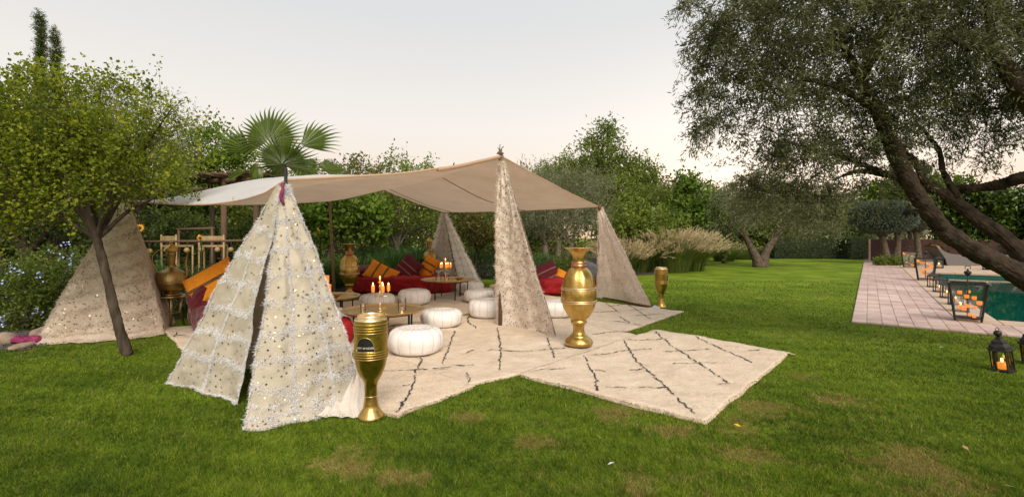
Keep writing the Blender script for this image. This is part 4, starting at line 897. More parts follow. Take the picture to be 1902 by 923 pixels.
def make_cushion(label, loc, rot, size, m, stripes, sm, thick=.17, seed=0, sq=0, group='woven cushions', tuft=True):
    t = thing('cushion', label, 'cushion', loc, group); t.rotation_euler = rot; w, h = size; n_ = 22
    s = np.linspace(-1, 1, n_); X, Y = np.meshgrid(s, s, indexing='ij')
    def surf(X, Y, sg):
        z = thick/2*np.sqrt(np.clip((1-X**4)*(1-Y**4), 0, 1))*(1+.10*wob(X*1.5, Y*1.5, seed, 1)); pin = 1-.07*(1-np.abs(Y)**2)*np.abs(X)**3
        pin2 = 1-.07*(1-np.abs(X)**2)*np.abs(Y)**3; return np.stack([X*w/2*pin, Y*h/2*pin2, sg*z], -1)
    V = np.concatenate([surf(X, Y, 1).reshape(-1, 3), surf(X, Y, -1).reshape(-1, 3)]); i = np.arange(n_*n_).reshape(n_, n_)
    F = np.stack([i[:-1, :-1], i[1:, :-1], i[1:, 1:], i[:-1, 1:]], -1).reshape(-1, 4)
    o = link('cover', npmesh('cover', V, np.concatenate([F, F[:, ::-1]+n_*n_]), smooth=True), M[m], t)
    for (y0, y1) in stripes:
        k = 24; xs = np.linspace(-.985, .985, k); ys = np.linspace(y0, y1, 4); XX, YY = np.meshgrid(xs, ys, indexing='ij'); Z = []
        for sg in (1, -1):
            P = surf(XX, YY, sg); P[..., 2] += sg*.006; Z.append(P.reshape(-1, 3))
        j = np.arange(k*4).reshape(k, 4); F = np.stack([j[:-1, :-1], j[1:, :-1], j[1:, 1:], j[:-1, 1:]], -1).reshape(-1, 4)
        link('stripe', npmesh('stripe', np.concatenate(Z), np.concatenate([F, F[:, ::-1]+k*4]), smooth=True), M[sm], t)
    r_ = np.random.RandomState(seed+5)
    if tuft:
        nt = 900; a = r_.uniform(-1, 1, nt); b = r_.uniform(-1, 1, nt); e = r_.rand(nt) < .45; a = np.where(e & (r_.rand(nt) < .5), np.sign(a), a); b = np.where(e & (np.abs(a) < 1), np.sign(b), b)
        sg = np.where(r_.rand(nt) < .5, 1, -1.); P = surf(a, b, 1); P[:, 2] *= sg; D = nrm(P*np.array([1, 1, 3])+r_.randn(nt, 3)*.08); Vv, Ff = strands(P, D, r_.uniform(.012, .03, nt), .008, r_)
        ok = np.ones(nt, bool)
        for (y0, y1) in stripes: ok &= ~((b > y0) & (b < y1))
        Vv = Vv.reshape(-1, 3, 3)[ok].reshape(-1, 3); link('wool_nap', npmesh('wool_nap', Vv, np.arange(len(Vv)).reshape(-1, 3)), M[m], t, 'stuff')
    if sq: spangles(t, o, sq, .010, seed)
    return t
def crot(spin, lean, yaw):
    """stand a cushion up: spin in its own plane, lean back, then turn"""
    return (Matrix.Rotation(yaw, 3, 'Z') @ Matrix.Rotation(R(90)-lean, 3, 'X') @ Matrix.Rotation(spin, 3, 'Z')).to_euler()
p_ = at(708, 508, 11.75); make_cushion('orange woven cushion leaning at the near end of the long red sofa', p_, crot(R(-118), R(28), R(8)), (.50, .78), 'orange', [(-.42, -.30), (.20, .32)], 'brown_band', seed=1)
p_ = at(757, 499, 12.1); make_cushion('dark maroon striped cushion standing on its corner between two orange ones', p_, crot(R(-36), R(24), R(-10)), (.62, .66), 'maroon', [], 'maroon_stripe', seed=2, sq=60)
cm = bpy.data.objects[-1] if False else None
p_ = at(795, 497, 12.2); make_cushion('orange cushion with dark bands in front of the rear teapot', p_, crot(R(-24), R(26), R(-20)), (.46, .60), 'orange', [(-.30, -.16), (.25, .38)], 'brown_band', seed=3)
p_ = at(1017, 510, 11.6); make_cushion('maroon sequinned cushion with pale stripes beyond the narrow drape', p_, crot(R(22), R(25), R(18)), (.66, .62), 'maroon', [(-.40, -.30), (.22, .32)], 'maroon_stripe', seed=4, sq=60)
p_ = at(1048, 522, 11.5); make_cushion('orange cushion edge peeking out beside the polished vase', p_, crot(R(-30), R(30), R(10)), (.52, .52), 'orange', [(-.1, .05)], 'brown_band', seed=5)
p_ = at(390, 527, 6.95); make_cushion('orange zigzag-banded cushion propped on the maroon sofa end', p_, crot(R(34), R(26), R(-8)), (.74, .56), 'orange', [(-.22, -.02)], 'brown_band', seed=6)
zz = MB(); o_ = [o for o in COL.objects if o.get('label', '').startswith('orange zigzag')][0]
for seg in range(13):
    x0 = -.30+seg*.046; zz.bar((x0, -.055 if seg % 2 else -.02, .088-.06*abs(x0/.37)**3), (x0+.046, -.02 if seg % 2 else -.055, .088-.06*abs((x0+.046)/.37)**3), .008, .004)
zo = zz.build('zigzag_stitching', M['maroon_stripe'], None); zo.parent = o_; zo['kind'] = 'stuff'
for o in list(COL.objects):
    if o.get('label', '').startswith('dark maroon striped'):
        # its two pale stripes
        for y0 in (-.28, .18):
            k = 24; w_, h_ = .62, .66; xs = np.linspace(-.98, .98, k)
            P = []
            for x0 in xs:
                for y_ in (y0, y0+.09):
                    z_ = .085*math.sqrt(max(0, (1-x0**4)*(1-y_**4)))*1.12+.006; P.append((x0*w_/2*(1-.07*(1-y_**2)*abs(x0)**3), y_*h_/2, z_))
            MB().add(P, [(2*i, 2*i+2, 2*i+3, 2*i+1) for i in range(k-1)]).build('stripe', M['maroon_stripe'], None, True).parent = o

# ------------------------------------------------------------ lanterns
def make_big_lantern(votives, label, group, loc, rz, s=1.0):
    t = thing('tapered_lantern', label, 'lantern', (0, 0, 0), group); b, w, h = .150, .225, .60
    cs = [(-1, -1), (1, -1), (1, 1), (-1, 1)]
    for i in range(4):
        c, d_ = cs[i], cs[(i+1) % 4]
        MB().bar((c[0]*b, c[1]*b, .0), (c[0]*w, c[1]*w, h), .022).build('corner_post', M['iron'], t)
        MB().bar((c[0]*b, c[1]*b, .045), (d_[0]*b, d_[1]*b, .045), .018).build('bottom_rail', M['iron'], t)
        MB().bar((c[0]*w, c[1]*w, h), (d_[0]*w, d_[1]*w, h), .022).build('top_rail', M['iron'], t)
        P = [(c[0]*b, c[1]*b, .05), (d_[0]*b, d_[1]*b, .05), (d_[0]*w, d_[1]*w, h-.01), (c[0]*w, c[1]*w, h-.01)]
        MB().add(P, [(0, 1, 2, 3)]).build('pane', M['glass'], t)
    MB().bar((-w, 0, h), (w, 0, h), .012).build('cross_bar', M['iron'], t); MB().bar((-b, 0, .045), (b, 0, .045), .02).build('cross_bar', M['iron'], t)
    MB().tube([(0, 0, .04), (0, 0, h+.19)], .010, 8).build('centre_rod', M['iron'], t, True)
    MB().lathe(interp_prof([(.010, h+.12), (.03, h+.135), (.046, h+.165), (.04, h+.19), (.015, h+.205), (.012, h+.23)], 3), 16).build('finial', M['iron'], t, True)
    MB().tube([(-.03, 0, h+.225), (-.03, 0, h+.275), (.03, 0, h+.275), (.03, 0, h+.225)], .006, 6).build('handle', M['iron'], t)
    for k, (x_, y_, z_, rr) in enumerate(votives):
        x_, y_, rr = x_*.74, y_*.74, rr*.72
        c = MB().lathe(interp_prof([(.001, 0), (rr*.72, 0), (rr*.95, rr*.5), (rr, rr*1.2), (rr*.92, rr*1.75), (rr*.85, rr*1.75), (rr*.8, rr*1.0), (.001, rr*.6)], 2), 12, (x_, y_, z_)).build('amber_cup', M['candle'], t, True)
        MB().ball((x_, y_, z_+rr*1.3), (rr*.18, rr*.38), 6, 5).build('flame', M['flame'], c, True)
        ln_ = math.hypot(x_, y_)
        if ln_ > .03: MB().bar((0, 0, z_), (x_, y_, z_), .006).build('arm', M['iron'], c)
    t.location = loc; t.rotation_euler = (0, 0, rz); t.scale = (s, s, s); return t
v1 = [(-.13, -.08, .42, .042), (-.02, -.10, .36, .042), (.10, -.05, .34, .042), (.18, -.06, .26, .048), (.02, .14, .43, .034), (-.12, -.05, .18, .040), (-.06, -.12, .16, .042), (.0, -.10, .21, .042), (.03, -.02, .07, .034), (.10, -.05, .05, .034), (.12, .06, .19, .034)]
make_big_lantern(v1, 'big tapered black lantern with hanging amber cups at the near pool corner', 'tapered pool lanterns', uv(1.12, 1.50, .052), R(-42))
rr_ = random.Random(2); v2 = []
for i in range(26):
    t_ = i/25; a = t_*9.5; rad_ = .20-.06*math.sin(t_*5); v2.append((rad_*math.cos(a)*.85, rad_*math.sin(a)*.85, .06+t_*.46, .036))
make_big_lantern(v2, 'tapered lantern crowded with glowing amber cups midway along the pool', 'tapered pool lanterns', uv(10.0, 1.62, .052), R(-38), 1.12)
make_big_lantern([v for v in v2 if v[2] > .4 or v[2] < .2][::2], 'farthest tapered lantern beside the low planting at the terrace end', 'tapered pool lanterns', uv(17.6, 1.62, .052), R(-38), 1.15)
def make_small_lantern(lit=True, w=.19, h=.28):
    t = thing('square_lantern', 'lantern', 'lantern'); b = w/2
    MB().box((0, 0, .014), (w*1.15, w*1.15, .028)).build('base', M['iron'], t)
    cs = [(-1, -1), (1, -1), (1, 1), (-1, 1)]
    for i in range(4):
        c, d_ = cs[i], cs[(i+1) % 4]; MB().bar((c[0]*b, c[1]*b, .028), (c[0]*b, c[1]*b, h), .016).build('corner_post', M['iron'], t)
        MB().add([(c[0]*b, c[1]*b, .03), (d_[0]*b, d_[1]*b, .03), (d_[0]*b, d_[1]*b, h), (c[0]*b, c[1]*b, h)], [(0, 1, 2, 3)]).build('pane', M['glass'], t)
    MB().lathe([(w*.80, h), (w*.80, h+.02), (w*.34, h+.085), (w*.22, h+.10), (w*.22, h+.12), (w*.10, h+.135), (.001, h+.14)], 4, mod=None).build('roof', M['iron'], t).rotation_euler = (0, 0, R(45))
    MB().tube([(.022*math.cos(a), 0, h+.155+.022*math.sin(a)) for a in np.linspace(0, 6.28, 13)[:-1]], .005, 5, closed=True).build('ring', M['iron'], t)
    MB().lathe([(.001, .028), (.035, .028), (.035, .115), (.001, .12)], 14).build('candle', M['wax'], t, True)
    MB().ball((0, 0, .14), (.012, .026), 6, 5).build('flame', M['flame'], t, True); return t
sl_ = make_small_lantern(); G_ = 'small square lanterns round the pool'
SLN = [(2.3, 1.55, 'small lantern hidden behind the big tapered lantern glass, nearest of the pool row'), (3.4, 1.6, 'small black lantern just behind the big tapered lantern'), (4.7, 1.6, 'second small black lantern counted from the big tapered lantern'), (6.1, 1.6, 'third small black lantern counted from the big tapered lantern'), (7.5, 1.6, 'small black lantern closest to the crowded amber lantern')]
for i, (u_, v_, lb) in enumerate(SLN):
    if i == 0: sl_.location = uv(u_, v_, .052); sl_['label'] = lb; sl_['group'] = G_; sl_.rotation_euler = (0, 0, UROT)
    else: dup(sl_, uv(u_, v_, .052), UROT+.05*i, lb, G_, 1.0)
p_ = g(1744, 499.5); dup(sl_, (p_.x, p_.y, .052), UROT, 'lit lantern at the far pool edge beside the wicker lounger', G_, 1.35)
p_ = g(1834, 503); dup(sl_, (p_.x, p_.y, .052), UROT, 'lit lantern at the far pool edge under the leaning trunk', G_, 1.35)
def make_hex_lantern():
    t = thing('hexagonal_lantern', 'lantern', 'lantern'); h = .215; b = .082
    MB().lathe([(.001, 0), (b*1.18, 0), (b*1.18, .016), (b*1.05, .022), (.001, .022)], 6).build('base', M['iron'], t)
    for i in range(6):
        a, a2 = i*math.pi/3, (i+1)*math.pi/3; p, q_ = (b*math.cos(a), b*math.sin(a)), (b*math.cos(a2), b*math.sin(a2))
        MB().bar((p[0], p[1], .02), (p[0]*1.02, p[1]*1.02, h), .011).build('corner_post', M['iron'], t)
        MB().add([(p[0], p[1], .024), (q_[0], q_[1], .024), (q_[0], q_[1], h), (p[0], p[1], h)], [(0, 1, 2, 3)]).build('pane', M['glass'], t)
    MB().lathe([(b*1.22, h), (b*1.28, h+.008), (b*1.22, h+.022), (b*1.05, h+.024), (b*1.0, h+.045), (b*.72, h+.075), (b*.74, h+.085), (b*.70, h+.095), (b*.32, h+.12), (b*.30, h+.135), (.001, h+.137)], 6).build('roof', M['iron'], t)
    MB().lathe(interp_prof([(.018, h+.13), (.016, h+.145), (.030, h+.16), (.034, h+.178), (.026, h+.196), (.008, h+.204), (.001, h+.206)], 3), 16).build('finial', M['iron'], t, True)
    MB().tube([(.02*math.cos(a), 0, h+.215+.018*math.sin(a)) for a in np.linspace(0, 6.28, 13)[:-1]], .003, 5, closed=True).build('ring', M['iron'], t)
    MB().lathe([(.001, .022), (.040, .022), (.040, .085), (.001, .09)], 16).build('candle', M['candle'], t, True)
    MB().ball((0, 0, .11), (.011, .024), 6, 5).build('flame', M['flame'], t, True); return t
hx = make_hex_lantern(); p_ = g(1864, 690); hx.location = (p_.x, p_.y, .012); hx.rotation_euler = (R(-2), R(-8), R(8)); hx['label'] = 'tilted black hexagonal lantern with lit candle alone on the lawn'; hx['group'] = 'hexagonal lanterns on the lawn'
p_ = g(1921, 678); dup(hx, (p_.x, p_.y, .012), 0, 'black hexagonal lantern cut off by the picture edge', 'hexagonal lanterns on the lawn', 1.05, (R(-2), R(-8), R(20)))
# hanging pointed lantern in the olive
M['soot'] = simple('soot_black', (.006, .006, .006), (.012, .011, .01), .95, spec=.1)
hg = thing('hanging_lantern', 'dark pointed lantern hanging before the clipped olive', 'lantern', at(1691, 398, 16.0)); k_ = .36
MB().lathe([(.001, k_*1.05), (k_*.12, k_*.95), (k_*.55, k_*.25), (k_*.62, 0), (k_*.5, -.02), (.001, -.02)], 8, tuple(hg.location)).build('shade', M['soot'], hg)
MB().tube([hg.location+Vector((0, 0, k_)), hg.location+Vector((.1, 0, 2.2))], .006, 5).build('cord', M['soot'], hg)
for dx in (-.14, .16): MB().ball(hg.location+Vector((dx, 0, -.06)), (.03, .06), 6, 5).build('tassel', M['soot'], hg)
# small garden spotlights in the beds
for x_, y_, lb in ((1264, 499, 'small amber garden spotlight at the foot of the plumed grass'), (1376, 477, 'small amber garden spotlight beyond the lawn olive')):
    p_ = g(x_, y_); t = thing('garden_spotlight', lb, 'spotlight', p_, 'garden spotlights'); MB().tube([p_, p_+Vector((0, 0, .12))], .012, 6).build('spike', M['iron'], t); MB().lathe([(.03, .12), (.05, .16), (.05, .22), (.04, .22)], 10, tuple(p_)).build('housing', M['iron'], t)
    MB().ball(p_+Vector((0, -.05, .19)), .055, 8, 6).build('lens', M['candle'], t, True)

# ------------------------------------------------------------ wicker loungers across the pool
def make_lounger():
    t = thing('wicker_lounger', 'lounger', 'lounger'); prof = [(-.95, .98), (-.80, .88), (-.55, .66), (-.30, .56), (.10, .52), (.60, .50), (.98, .46)]
    for s_ in (-.38, .38):
        P = [(x_, s_+o, z_) for o in (-.03, .03) for x_, z_ in prof+[(.98, 0), (-.42, 0), (-.50, .30)]]
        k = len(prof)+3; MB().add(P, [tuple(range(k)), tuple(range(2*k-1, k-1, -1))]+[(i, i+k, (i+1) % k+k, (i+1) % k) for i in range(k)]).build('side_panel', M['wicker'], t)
    P = [(x_, s_, z_+d_) for d_ in (-.06, 0) for s_ in (-.35, .35) for x_, z_ in [(-.95, .95), (-.6, .62), (-.35, .36), (.95, .34)]]
    MB().add(P, [(0,1,5,4),(1,2,6,5),(2,3,7,6),(8,12,13,9),(9,13,14,10),(10,14,15,11)]).build('bed', M['wicker'], t)
    MB().box((.96, 0, .17), (.05, .7, .34)).build('end_panel', M['wicker'], t)
    o = soft('seat_cushion', (1.2, .66, .13), (.3, 0, .41), 'orange_cushion', t, kx=5, noise=.01, n=8); o = soft('back_cushion', (.14, .6, .5), (-.62, 0, .74), 'orange_cushion', t, rot=(0, R(-38), 0), kx=4, noise=.01, n=8)
    return t
lg = make_lounger(); lg.location = (*g(1765, 494)[:2], .042); lg.rotation_euler = (0, 0, R(-6)); lg['label'] = 'grey wicker lounger with raised head end beyond the pool'; lg['group'] = 'wicker loungers'
dup(lg, (*g(1842, 494)[:2], .042), R(-8), 'wicker lounger with orange cushions behind the leaning olive trunk', 'wicker loungers')
dup(lg, (*g(1905, 494)[:2], .042), R(-8), 'wicker lounger with orange cushion at the picture edge', 'wicker loungers')

# ------------------------------------------------------------ bar, chairs and pergola in the left background
def make_chair():
    t = thing('bar_chair', 'chair', 'chair'); 
    for x_ in (-.25, .25): MB().tube([(x_, .19, 0), (x_, .21, 1.45)], [.022, .019], 8).build('back_post', M['chair_wood'], t, True)
    for x_ in (-.25, .25): MB().tube([(x_*.96, -.19, 0), (x_*.96, -.19, 1.18)], [.022, .019], 8).build('front_leg', M['chair_wood'], t, True)
    MB().box((0, .205, 1.345), (.48, .035, .14)).build('back_panel', M['chair_wood'], t, bevel=.01)
    MB().box((0, 0, 1.175), (.50, .42, .05)).build('seat', M['chair_wood'], t, bevel=.012)
    for z_ in (.35,):
        MB().tube([(-.25, -.19, z_), (.25, -.19, z_)], .016, 6).build('rung', M['chair_wood'], t, True); MB().tube([(-.25, .2, z_), (.25, .2, z_)], .016, 6).build('rung', M['chair_wood'], t, True)
    return t
ch = make_chair(); c1 = at(330, 440, 11.2); ch.location = (c1.x, c1.y, .004); ch.rotation_euler = (0, 0, R(160)); ch['label'] = 'tall honey-wood bar chair behind the pierced teapot'; ch['group'] = 'bar chairs in the planting'
c2 = at(397, 440, 11.2); dup(ch, (c2.x, c2.y, .004), R(200), 'tall honey-wood bar chair nearer the front tent', 'bar chairs in the planting')
bar_ = thing('bar_rail', 'long rough wooden rail strung with gourds before the chairs', 'rail', (at(365, 440, 10.7).x, 10.7, 0))
MB().tube([at(255, 449, 10.7), at(360, 448, 10.72), at(470, 447, 10.7)], .026, 8).build('rail', M['wood_dark'], bar_, True)
for x_ in (258, 466): MB().tube([Vector((at(x_, 440, 10.7).x, 10.7, .004)), at(x_, 450, 10.7)], .04, 8).build('post', M['wood_dark'], bar_, True)
for i, (x_, y_) in enumerate(((278, 467), (347, 465), (374, 464), (404, 464), (429, 464))):
    p_ = at(x_, y_, 10.62); t = thing('hanging_gourd', ['tan gourd hanging nearest the tan tent', 'tan gourd hanging right of the pierced teapot neck', 'tan gourd hanging left of the second bar chair', 'tan gourd hanging under the second bar chair back', 'tan gourd hanging nearest the front tent'][i], 'gourd', p_, 'gourds along the rail')
    MB().ball(p_, (.060, .063), 12, 8).build('shell', M['gourd'], t, True); MB().tube([p_+Vector((0, 0, .07)), p_+Vector((0, .03, .20))], .006, 5).build('string', M['iron'], t)
up_ = thing('wooden_rail', 'upper weathered wooden rail above the bar chairs', 'rail', (at(363, 440, 12.6).x, 12.6, 0)); MB().tube([at(328, 426, 12.6), at(398, 424, 12.6)], .03, 7).build('rail', M['wood_dark'], up_, True)
for x_ in (332, 394): MB().tube([Vector((at(x_, 440, 12.6).x, 12.6, .004)), at(x_, 425, 12.6)], .028, 7).build('post', M['wood_dark'], up_, True)
pg = thing('pergola', 'rustic pergola with log roof behind the bar chairs', 'pergola', (at(440, 440, 13.6).x, 13.6, 0))
for x_, d_ in ((416, 13.2), (476, 13.2)): b_ = Vector((at(x_, 440, d_).x, d_, .004)); MB().tube([b_, b_+Vector((0, 0, 2.95))], [.085, .075], 9).build('post', M['wood_dark'], pg, True)
for d_ in (13.2, 15.5): MB().tube([at(345, 0, d_)*Vector((1, 1, 0))+Vector((0, 0, 2.95)), at(500, 0, d_)*Vector((1, 1, 0))+Vector((0, 0, 3.0))], .07, 8).build('beam', M['wood_dark'], pg, True)
rr_ = random.Random(5)
for i in range(26):
    x_ = -9.35+i*.115; MB().tube([(x_+rr_.uniform(-.05, .05), 12.6, 3.07+rr_.uniform(-.02, .03)+i*.002), (x_+rr_.uniform(-.3, .3), 16.0, 3.10+rr_.uniform(-.02, .03))], [.045, .035], 6).build('roof_log', M['wood_dark'], pg, True)

# ------------------------------------------------------------ stones and oddments
def make_stone(label, p, s_, m, seed, group=None, cat='stone'):
    me = roundbox(s_[0], s_[1], s_[2], 2.4, 8, .12*min(s_), seed, 1.5); o = link('stone' if cat == 'stone' else 'boulder', me, M[m]); o.location = (p.x, p.y, s_[2]*.42); o.rotation_euler = (0, 0, seed); tag(o, label, cat, group)
make_stone('rounded tan stone at the edge of the gravel under blue flowers', g(13, 640), (.24, .18, .17), 'stone', 3, 'stones edging the gravel bed')
make_stone('tan stone touching the tan tent hem by the gravel', g(73, 630), (.24, .2, .18), 'stone', 5, 'stones edging the gravel bed')
make_stone('low flat stone at the lawn edge near the gravel', g(40, 648), (.3, .16, .08), 'stone', 8, 'stones edging the gravel bed')
make_stone('dark grey boulder behind the polished vase mouth', Vector((1.95, 11.9, 0)), (.55, .5, .85), 'grey_stone', 9, None, 'boulder')
mg = soft('magenta_cloth', (.34, .22, .09), (*g(52, 638)[:2], .05), 'magenta', None, kx=2.6, noise=.05, seed=13); tag(mg, 'crumpled magenta cloth on the gravel beside the tan tent', 'cloth')
r = np.random.RandomState(77); nG = 2600; gp = np.stack([r.uniform(-9.0, -6.0, nG), r.uniform(5.75, 6.9, nG)], 1); gs_ = r.uniform(.010, .026, nG); oct_ = np.array([(1, 0, 0), (-1, 0, 0), (0, 1, 0), (0, -1, 0), (0, 0, .7), (0, 0, -.7)], float); of = np.array([(0, 2, 4), (2, 1, 4), (1, 3, 4), (3, 0, 4)])
V = (np.concatenate([gp, np.full((nG, 1), .015)], 1)[:, None]+oct_[None]*gs_[:, None, None]*r.uniform(.6, 1.3, (nG, 6, 1))).reshape(-1, 3); F = (of[None]+6*np.arange(nG)[:, None, None]).reshape(-1, 3)
gv = nobj('gravel', V, F, M['gravel'], kind='stuff'); gv['label'] = 'dark grey gravel beside the tan tent'
# fallen leaves and bits on the lawn
r = np.random.RandomState(78); LB = []
for i, (x_, y_, m_) in enumerate(((1128, 863, 'wool_white'), (1692, 677, 'petal'), (1515, 745, 'petal'), (1680, 618, 'wool_white'), (1745, 645, 'wool_white'), (1377, 792, 'petal'), (1860, 900, 'chair_wood'), (1800, 836, 'chair_wood'))):
    p_ = g(x_, y_, .03); a = r.uniform(0, 6.28); d_ = Vector((math.cos(a), math.sin(a), .25)); s_ = Vector((-math.sin(a), math.cos(a), .1)); L_ = .05
    o = MB().add([p_, p_+d_*L_*.5+s_*.014, p_+d_*L_, p_+d_*L_*.5-s_*.014+Vector((0, 0, .008))], [(0, 1, 2, 3)]).build('fallen_leaf', M[m_])
    tag(o, ['pale scrap lying on the near lawn below the rug corner', 'fallen yellow leaf on the lawn halfway to the terrace', 'fallen orange leaf right of the rug tip', 'pale petal on the grass near the terrace corner', 'pale petal on the grass short of the lawn lanterns', 'fallen orange leaf just below the rug front corner', 'dry curled leaf low near the lawn corner', 'dry leaf on the shaded lawn below the hexagonal lanterns'][i], 'leaf', 'fallen leaves on the lawn')
# ------------------------------------------------------------ plants
def leaf_quads(P, D, L, W, r, round_=False):
    n = len(P); L = (np.ones(n)*L)[:, None]; W = (np.ones(n)*W)[:, None]; s = nrm(np.cross(D, r.randn(n, 3))); up = np.cross(s, D)
    if not round_:
        mid = P+D*L*.48+up*L*.06; V = np.stack([P, mid+s*W/2, P+D*L, mid-s*W/2], 1).reshape(-1, 3); return V, np.arange(4*n).reshape(n, 4), 1
    a = P+D*L*.28; b = P+D*L*.70; u2 = up*W*.18
    V = np.stack([P, a+s*W*.46+u2, b+s*W*.42+u2, P+D*L, b-s*W*.42+u2, a-s*W*.46+u2], 1).reshape(-1, 3); k = 6*np.arange(n)[:, None]
    F = np.concatenate([k+np.array([[0, 1, 2, 3]]), k+np.array([[0, 3, 4, 5]])]); return V, F, 2
def blob_points(blobs, n, r, shell=.45):
    B = np.array([[*b[0], *b[1]] for b in blobs], float); w = np.array([(b[1][0]*b[1][1]*b[1][2])**.75*(b[2] if len(b) > 2 else 1) for b in blobs]); k = r.choice(len(B), n, p=w/w.sum())
    d = nrm(r.randn(n, 3)); rad = shell+(1-shell)*r.rand(n)**.6; rad *= 1+.22*wob(d[:, 0]*2+k, d[:, 1]*2+d[:, 2]*2, 3, 1.1)
    return B[k, :3]+d*rad[:, None]*B[k, 3:], nrm(d/np.maximum(B[k, 3:], .05)), k
def foliage(parent, blobs, n, per, twig, leaf, m, seed, up=.2, spread=.8, droop=0.0, shell=.45, round_=False, twig_r=.006, jit=.06, bias=None, name='crown', bark='bark', tone=0.0):
    r = np.random.RandomState(seed); C, O, kb = blob_points(blobs, n, r, shell)
    ax = nrm(O*.75+np.array([0, 0, up])+r.randn(n, 3)*.45+(np.array(bias) if bias is not None else 0)); L = twig*r.uniform(.6, 1.3, n)
    t = r.rand(n, per); P = C[:, None]+ax[:, None]*(L[:, None]*(t-.35))[..., None]+r.randn(n, per, 3)*jit; P[..., 2] -= droop*L[:, None]*t**2
    rdir = r.randn(n, per, 3); D = nrm(ax[:, None]*.6+rdir*spread+np.array([0, 0, -.5*droop])); P = P.reshape(-1, 3); D = D.reshape(-1, 3)
    P[:, 2] = np.maximum(P[:, 2], .03)
    N = len(P); V, F, mult = leaf_quads(P, D, leaf[0]*r.uniform(.65, 1.25, N), leaf[1]*r.uniform(.7, 1.2, N), r, round_)
    tonec = .14*r.randn(n)+.10*wob(C[:, 0], C[:, 1]+C[:, 2], seed+2, .8); rn = np.clip(.48+tone+np.repeat(tonec, per)+.17*r.randn(N), 0, 1)
    nobj(name, V, F, M[m], parent, attr={'rnd': np.tile(rn, mult)}, kind='stuff')
    if twig_r:
        a = C-ax*L[:, None]*.45; b = C+ax*L[:, None]*.6; b[:, 2] -= droop*L*.36; s = nrm(np.cross(ax, r.randn(n, 3))); s2 = np.cross(ax, s); a[:, 2] = np.maximum(a[:, 2], .0)
        V = np.stack([a+s*twig_r, a-s*twig_r*.5+s2*twig_r*.87, a-s*twig_r*.5-s2*twig_r*.87, b], 1).reshape(-1, 3); k = 4*np.arange(n)[:, None]
        nobj('twigs', V, np.concatenate([k+np.array([[0, 1, 3]]), k+np.array([[1, 2, 3]]), k+np.array([[2, 0, 3]])]), M[bark], parent, kind='stuff')
    return C
def limbs(parent, trunk, rads, targets, r0, m, seed, start=None, name='trunk', n=9, wig=.08):
    r = random.Random(seed); o = MB(); path = smooth_path(trunk, 5); k = len(path)
    rs = list(np.interp(np.linspace(0, 1, k), np.linspace(0, 1, len(rads)), rads)); rs = [q*(1+.07*r.uniform(-1, 1)) for q in rs]; o.tube(path, rs, n)
    for tg in targets:
        s_ = path[min(k-1, max(0, int((start if start is not None else r.uniform(.72, .98))*(k-1))))]; tg = Vector(tg); L_ = (tg-s_).length; q = L_*wig
        mids = [s_.lerp(tg, f)+Vector((r.uniform(-q, q), r.uniform(-q, q), r.uniform(-q*.3, q)+.06*L_*math.sin(f*3.14))) for f in (.33, .66)]; pp = smooth_path([s_]+mids+[tg], 4); rr = r0*r.uniform(.7, 1.1)
        o.tube(pp, list(np.linspace(rr, rr*.22, len(pp))), 7)
    return o.build(name, M[m], parent, True)
def pxblob(x, y, d, rx, ry, rd=None, w=1.0):
    p = at(x, y, d); k = d/FPX; return (tuple(p), (rx*k, rd or (rx*k*.9), ry*k), w)

# --- the leaning young tree on the left
b_ = g(237, 660); T1 = thing('leaning_tree', 'young lime-green tree with thin leaning trunk before the tan tent', 'tree', b_)
tr = [b_, at(216, 590, 5.52), at(196, 505, 5.5), at(176, 430, 5.45)]
bl = [pxblob(60, 290, 5.2, 85, 85), pxblob(150, 250, 5.4, 90, 75), pxblob(235, 275, 5.5, 80, 75), pxblob(285, 245, 5.6, 55, 65), pxblob(120, 340, 5.2, 95, 55, w=.8), pxblob(-20, 330, 5.1, 90, 110), pxblob(20, 220, 5.4, 75, 65), pxblob(300, 320, 5.5, 60, 32), pxblob(210, 340, 5.4, 70, 45, w=.8), pxblob(-80, 260, 5.3, 90, 110), pxblob(130, 300, 5.9, 150, 90), pxblob(50, 385, 5.1, 95, 36, w=.55), pxblob(-40, 420, 5.0, 80, 55, w=.8), pxblob(120, 395, 5.3, 60, 22, w=.4), pxblob(255, 360, 5.5, 60, 24, w=.4)]
T1trunk = limbs(T1, tr, [.060, .050, .046, .044], [at(60, 330, 5.2), at(110, 260, 5.3), at(175, 240, 5.4), at(235, 250, 5.5), at(320, 200, 5.6), at(330, 340, 5.5), at(10, 370, 5.1), at(150, 200, 5.5), at(270, 270, 5.6), at(-40, 300, 5.2), at(215, 330, 5.3), at(40, 240, 5.4)], .034, 'bark', 1, .97)
foliage(T1, bl, 520, 48, .62, (.040, .031), 'l_lime', 101, up=.95, spread=.85, shell=.12, round_=True, twig_r=.005, jit=.04)
foliage(T1, [pxblob(320, 205, 5.6, 14, 22), pxblob(250, 165, 5.6, 55, 16), pxblob(345, 290, 5.5, 22, 14), pxblob(370, 245, 5.6, 10, 14), pxblob(100, 160, 5.5, 90, 16), pxblob(20, 160, 5.4, 40, 20), pxblob(330, 350, 5.4, 40, 10), pxblob(215, 160, 5.5, 8, 20)], 110, 24, .34, (.038, .030), 'l_lime', 102, up=.6, shell=.1, round_=True, twig_r=.004, jit=.04, name='outer_shoots')
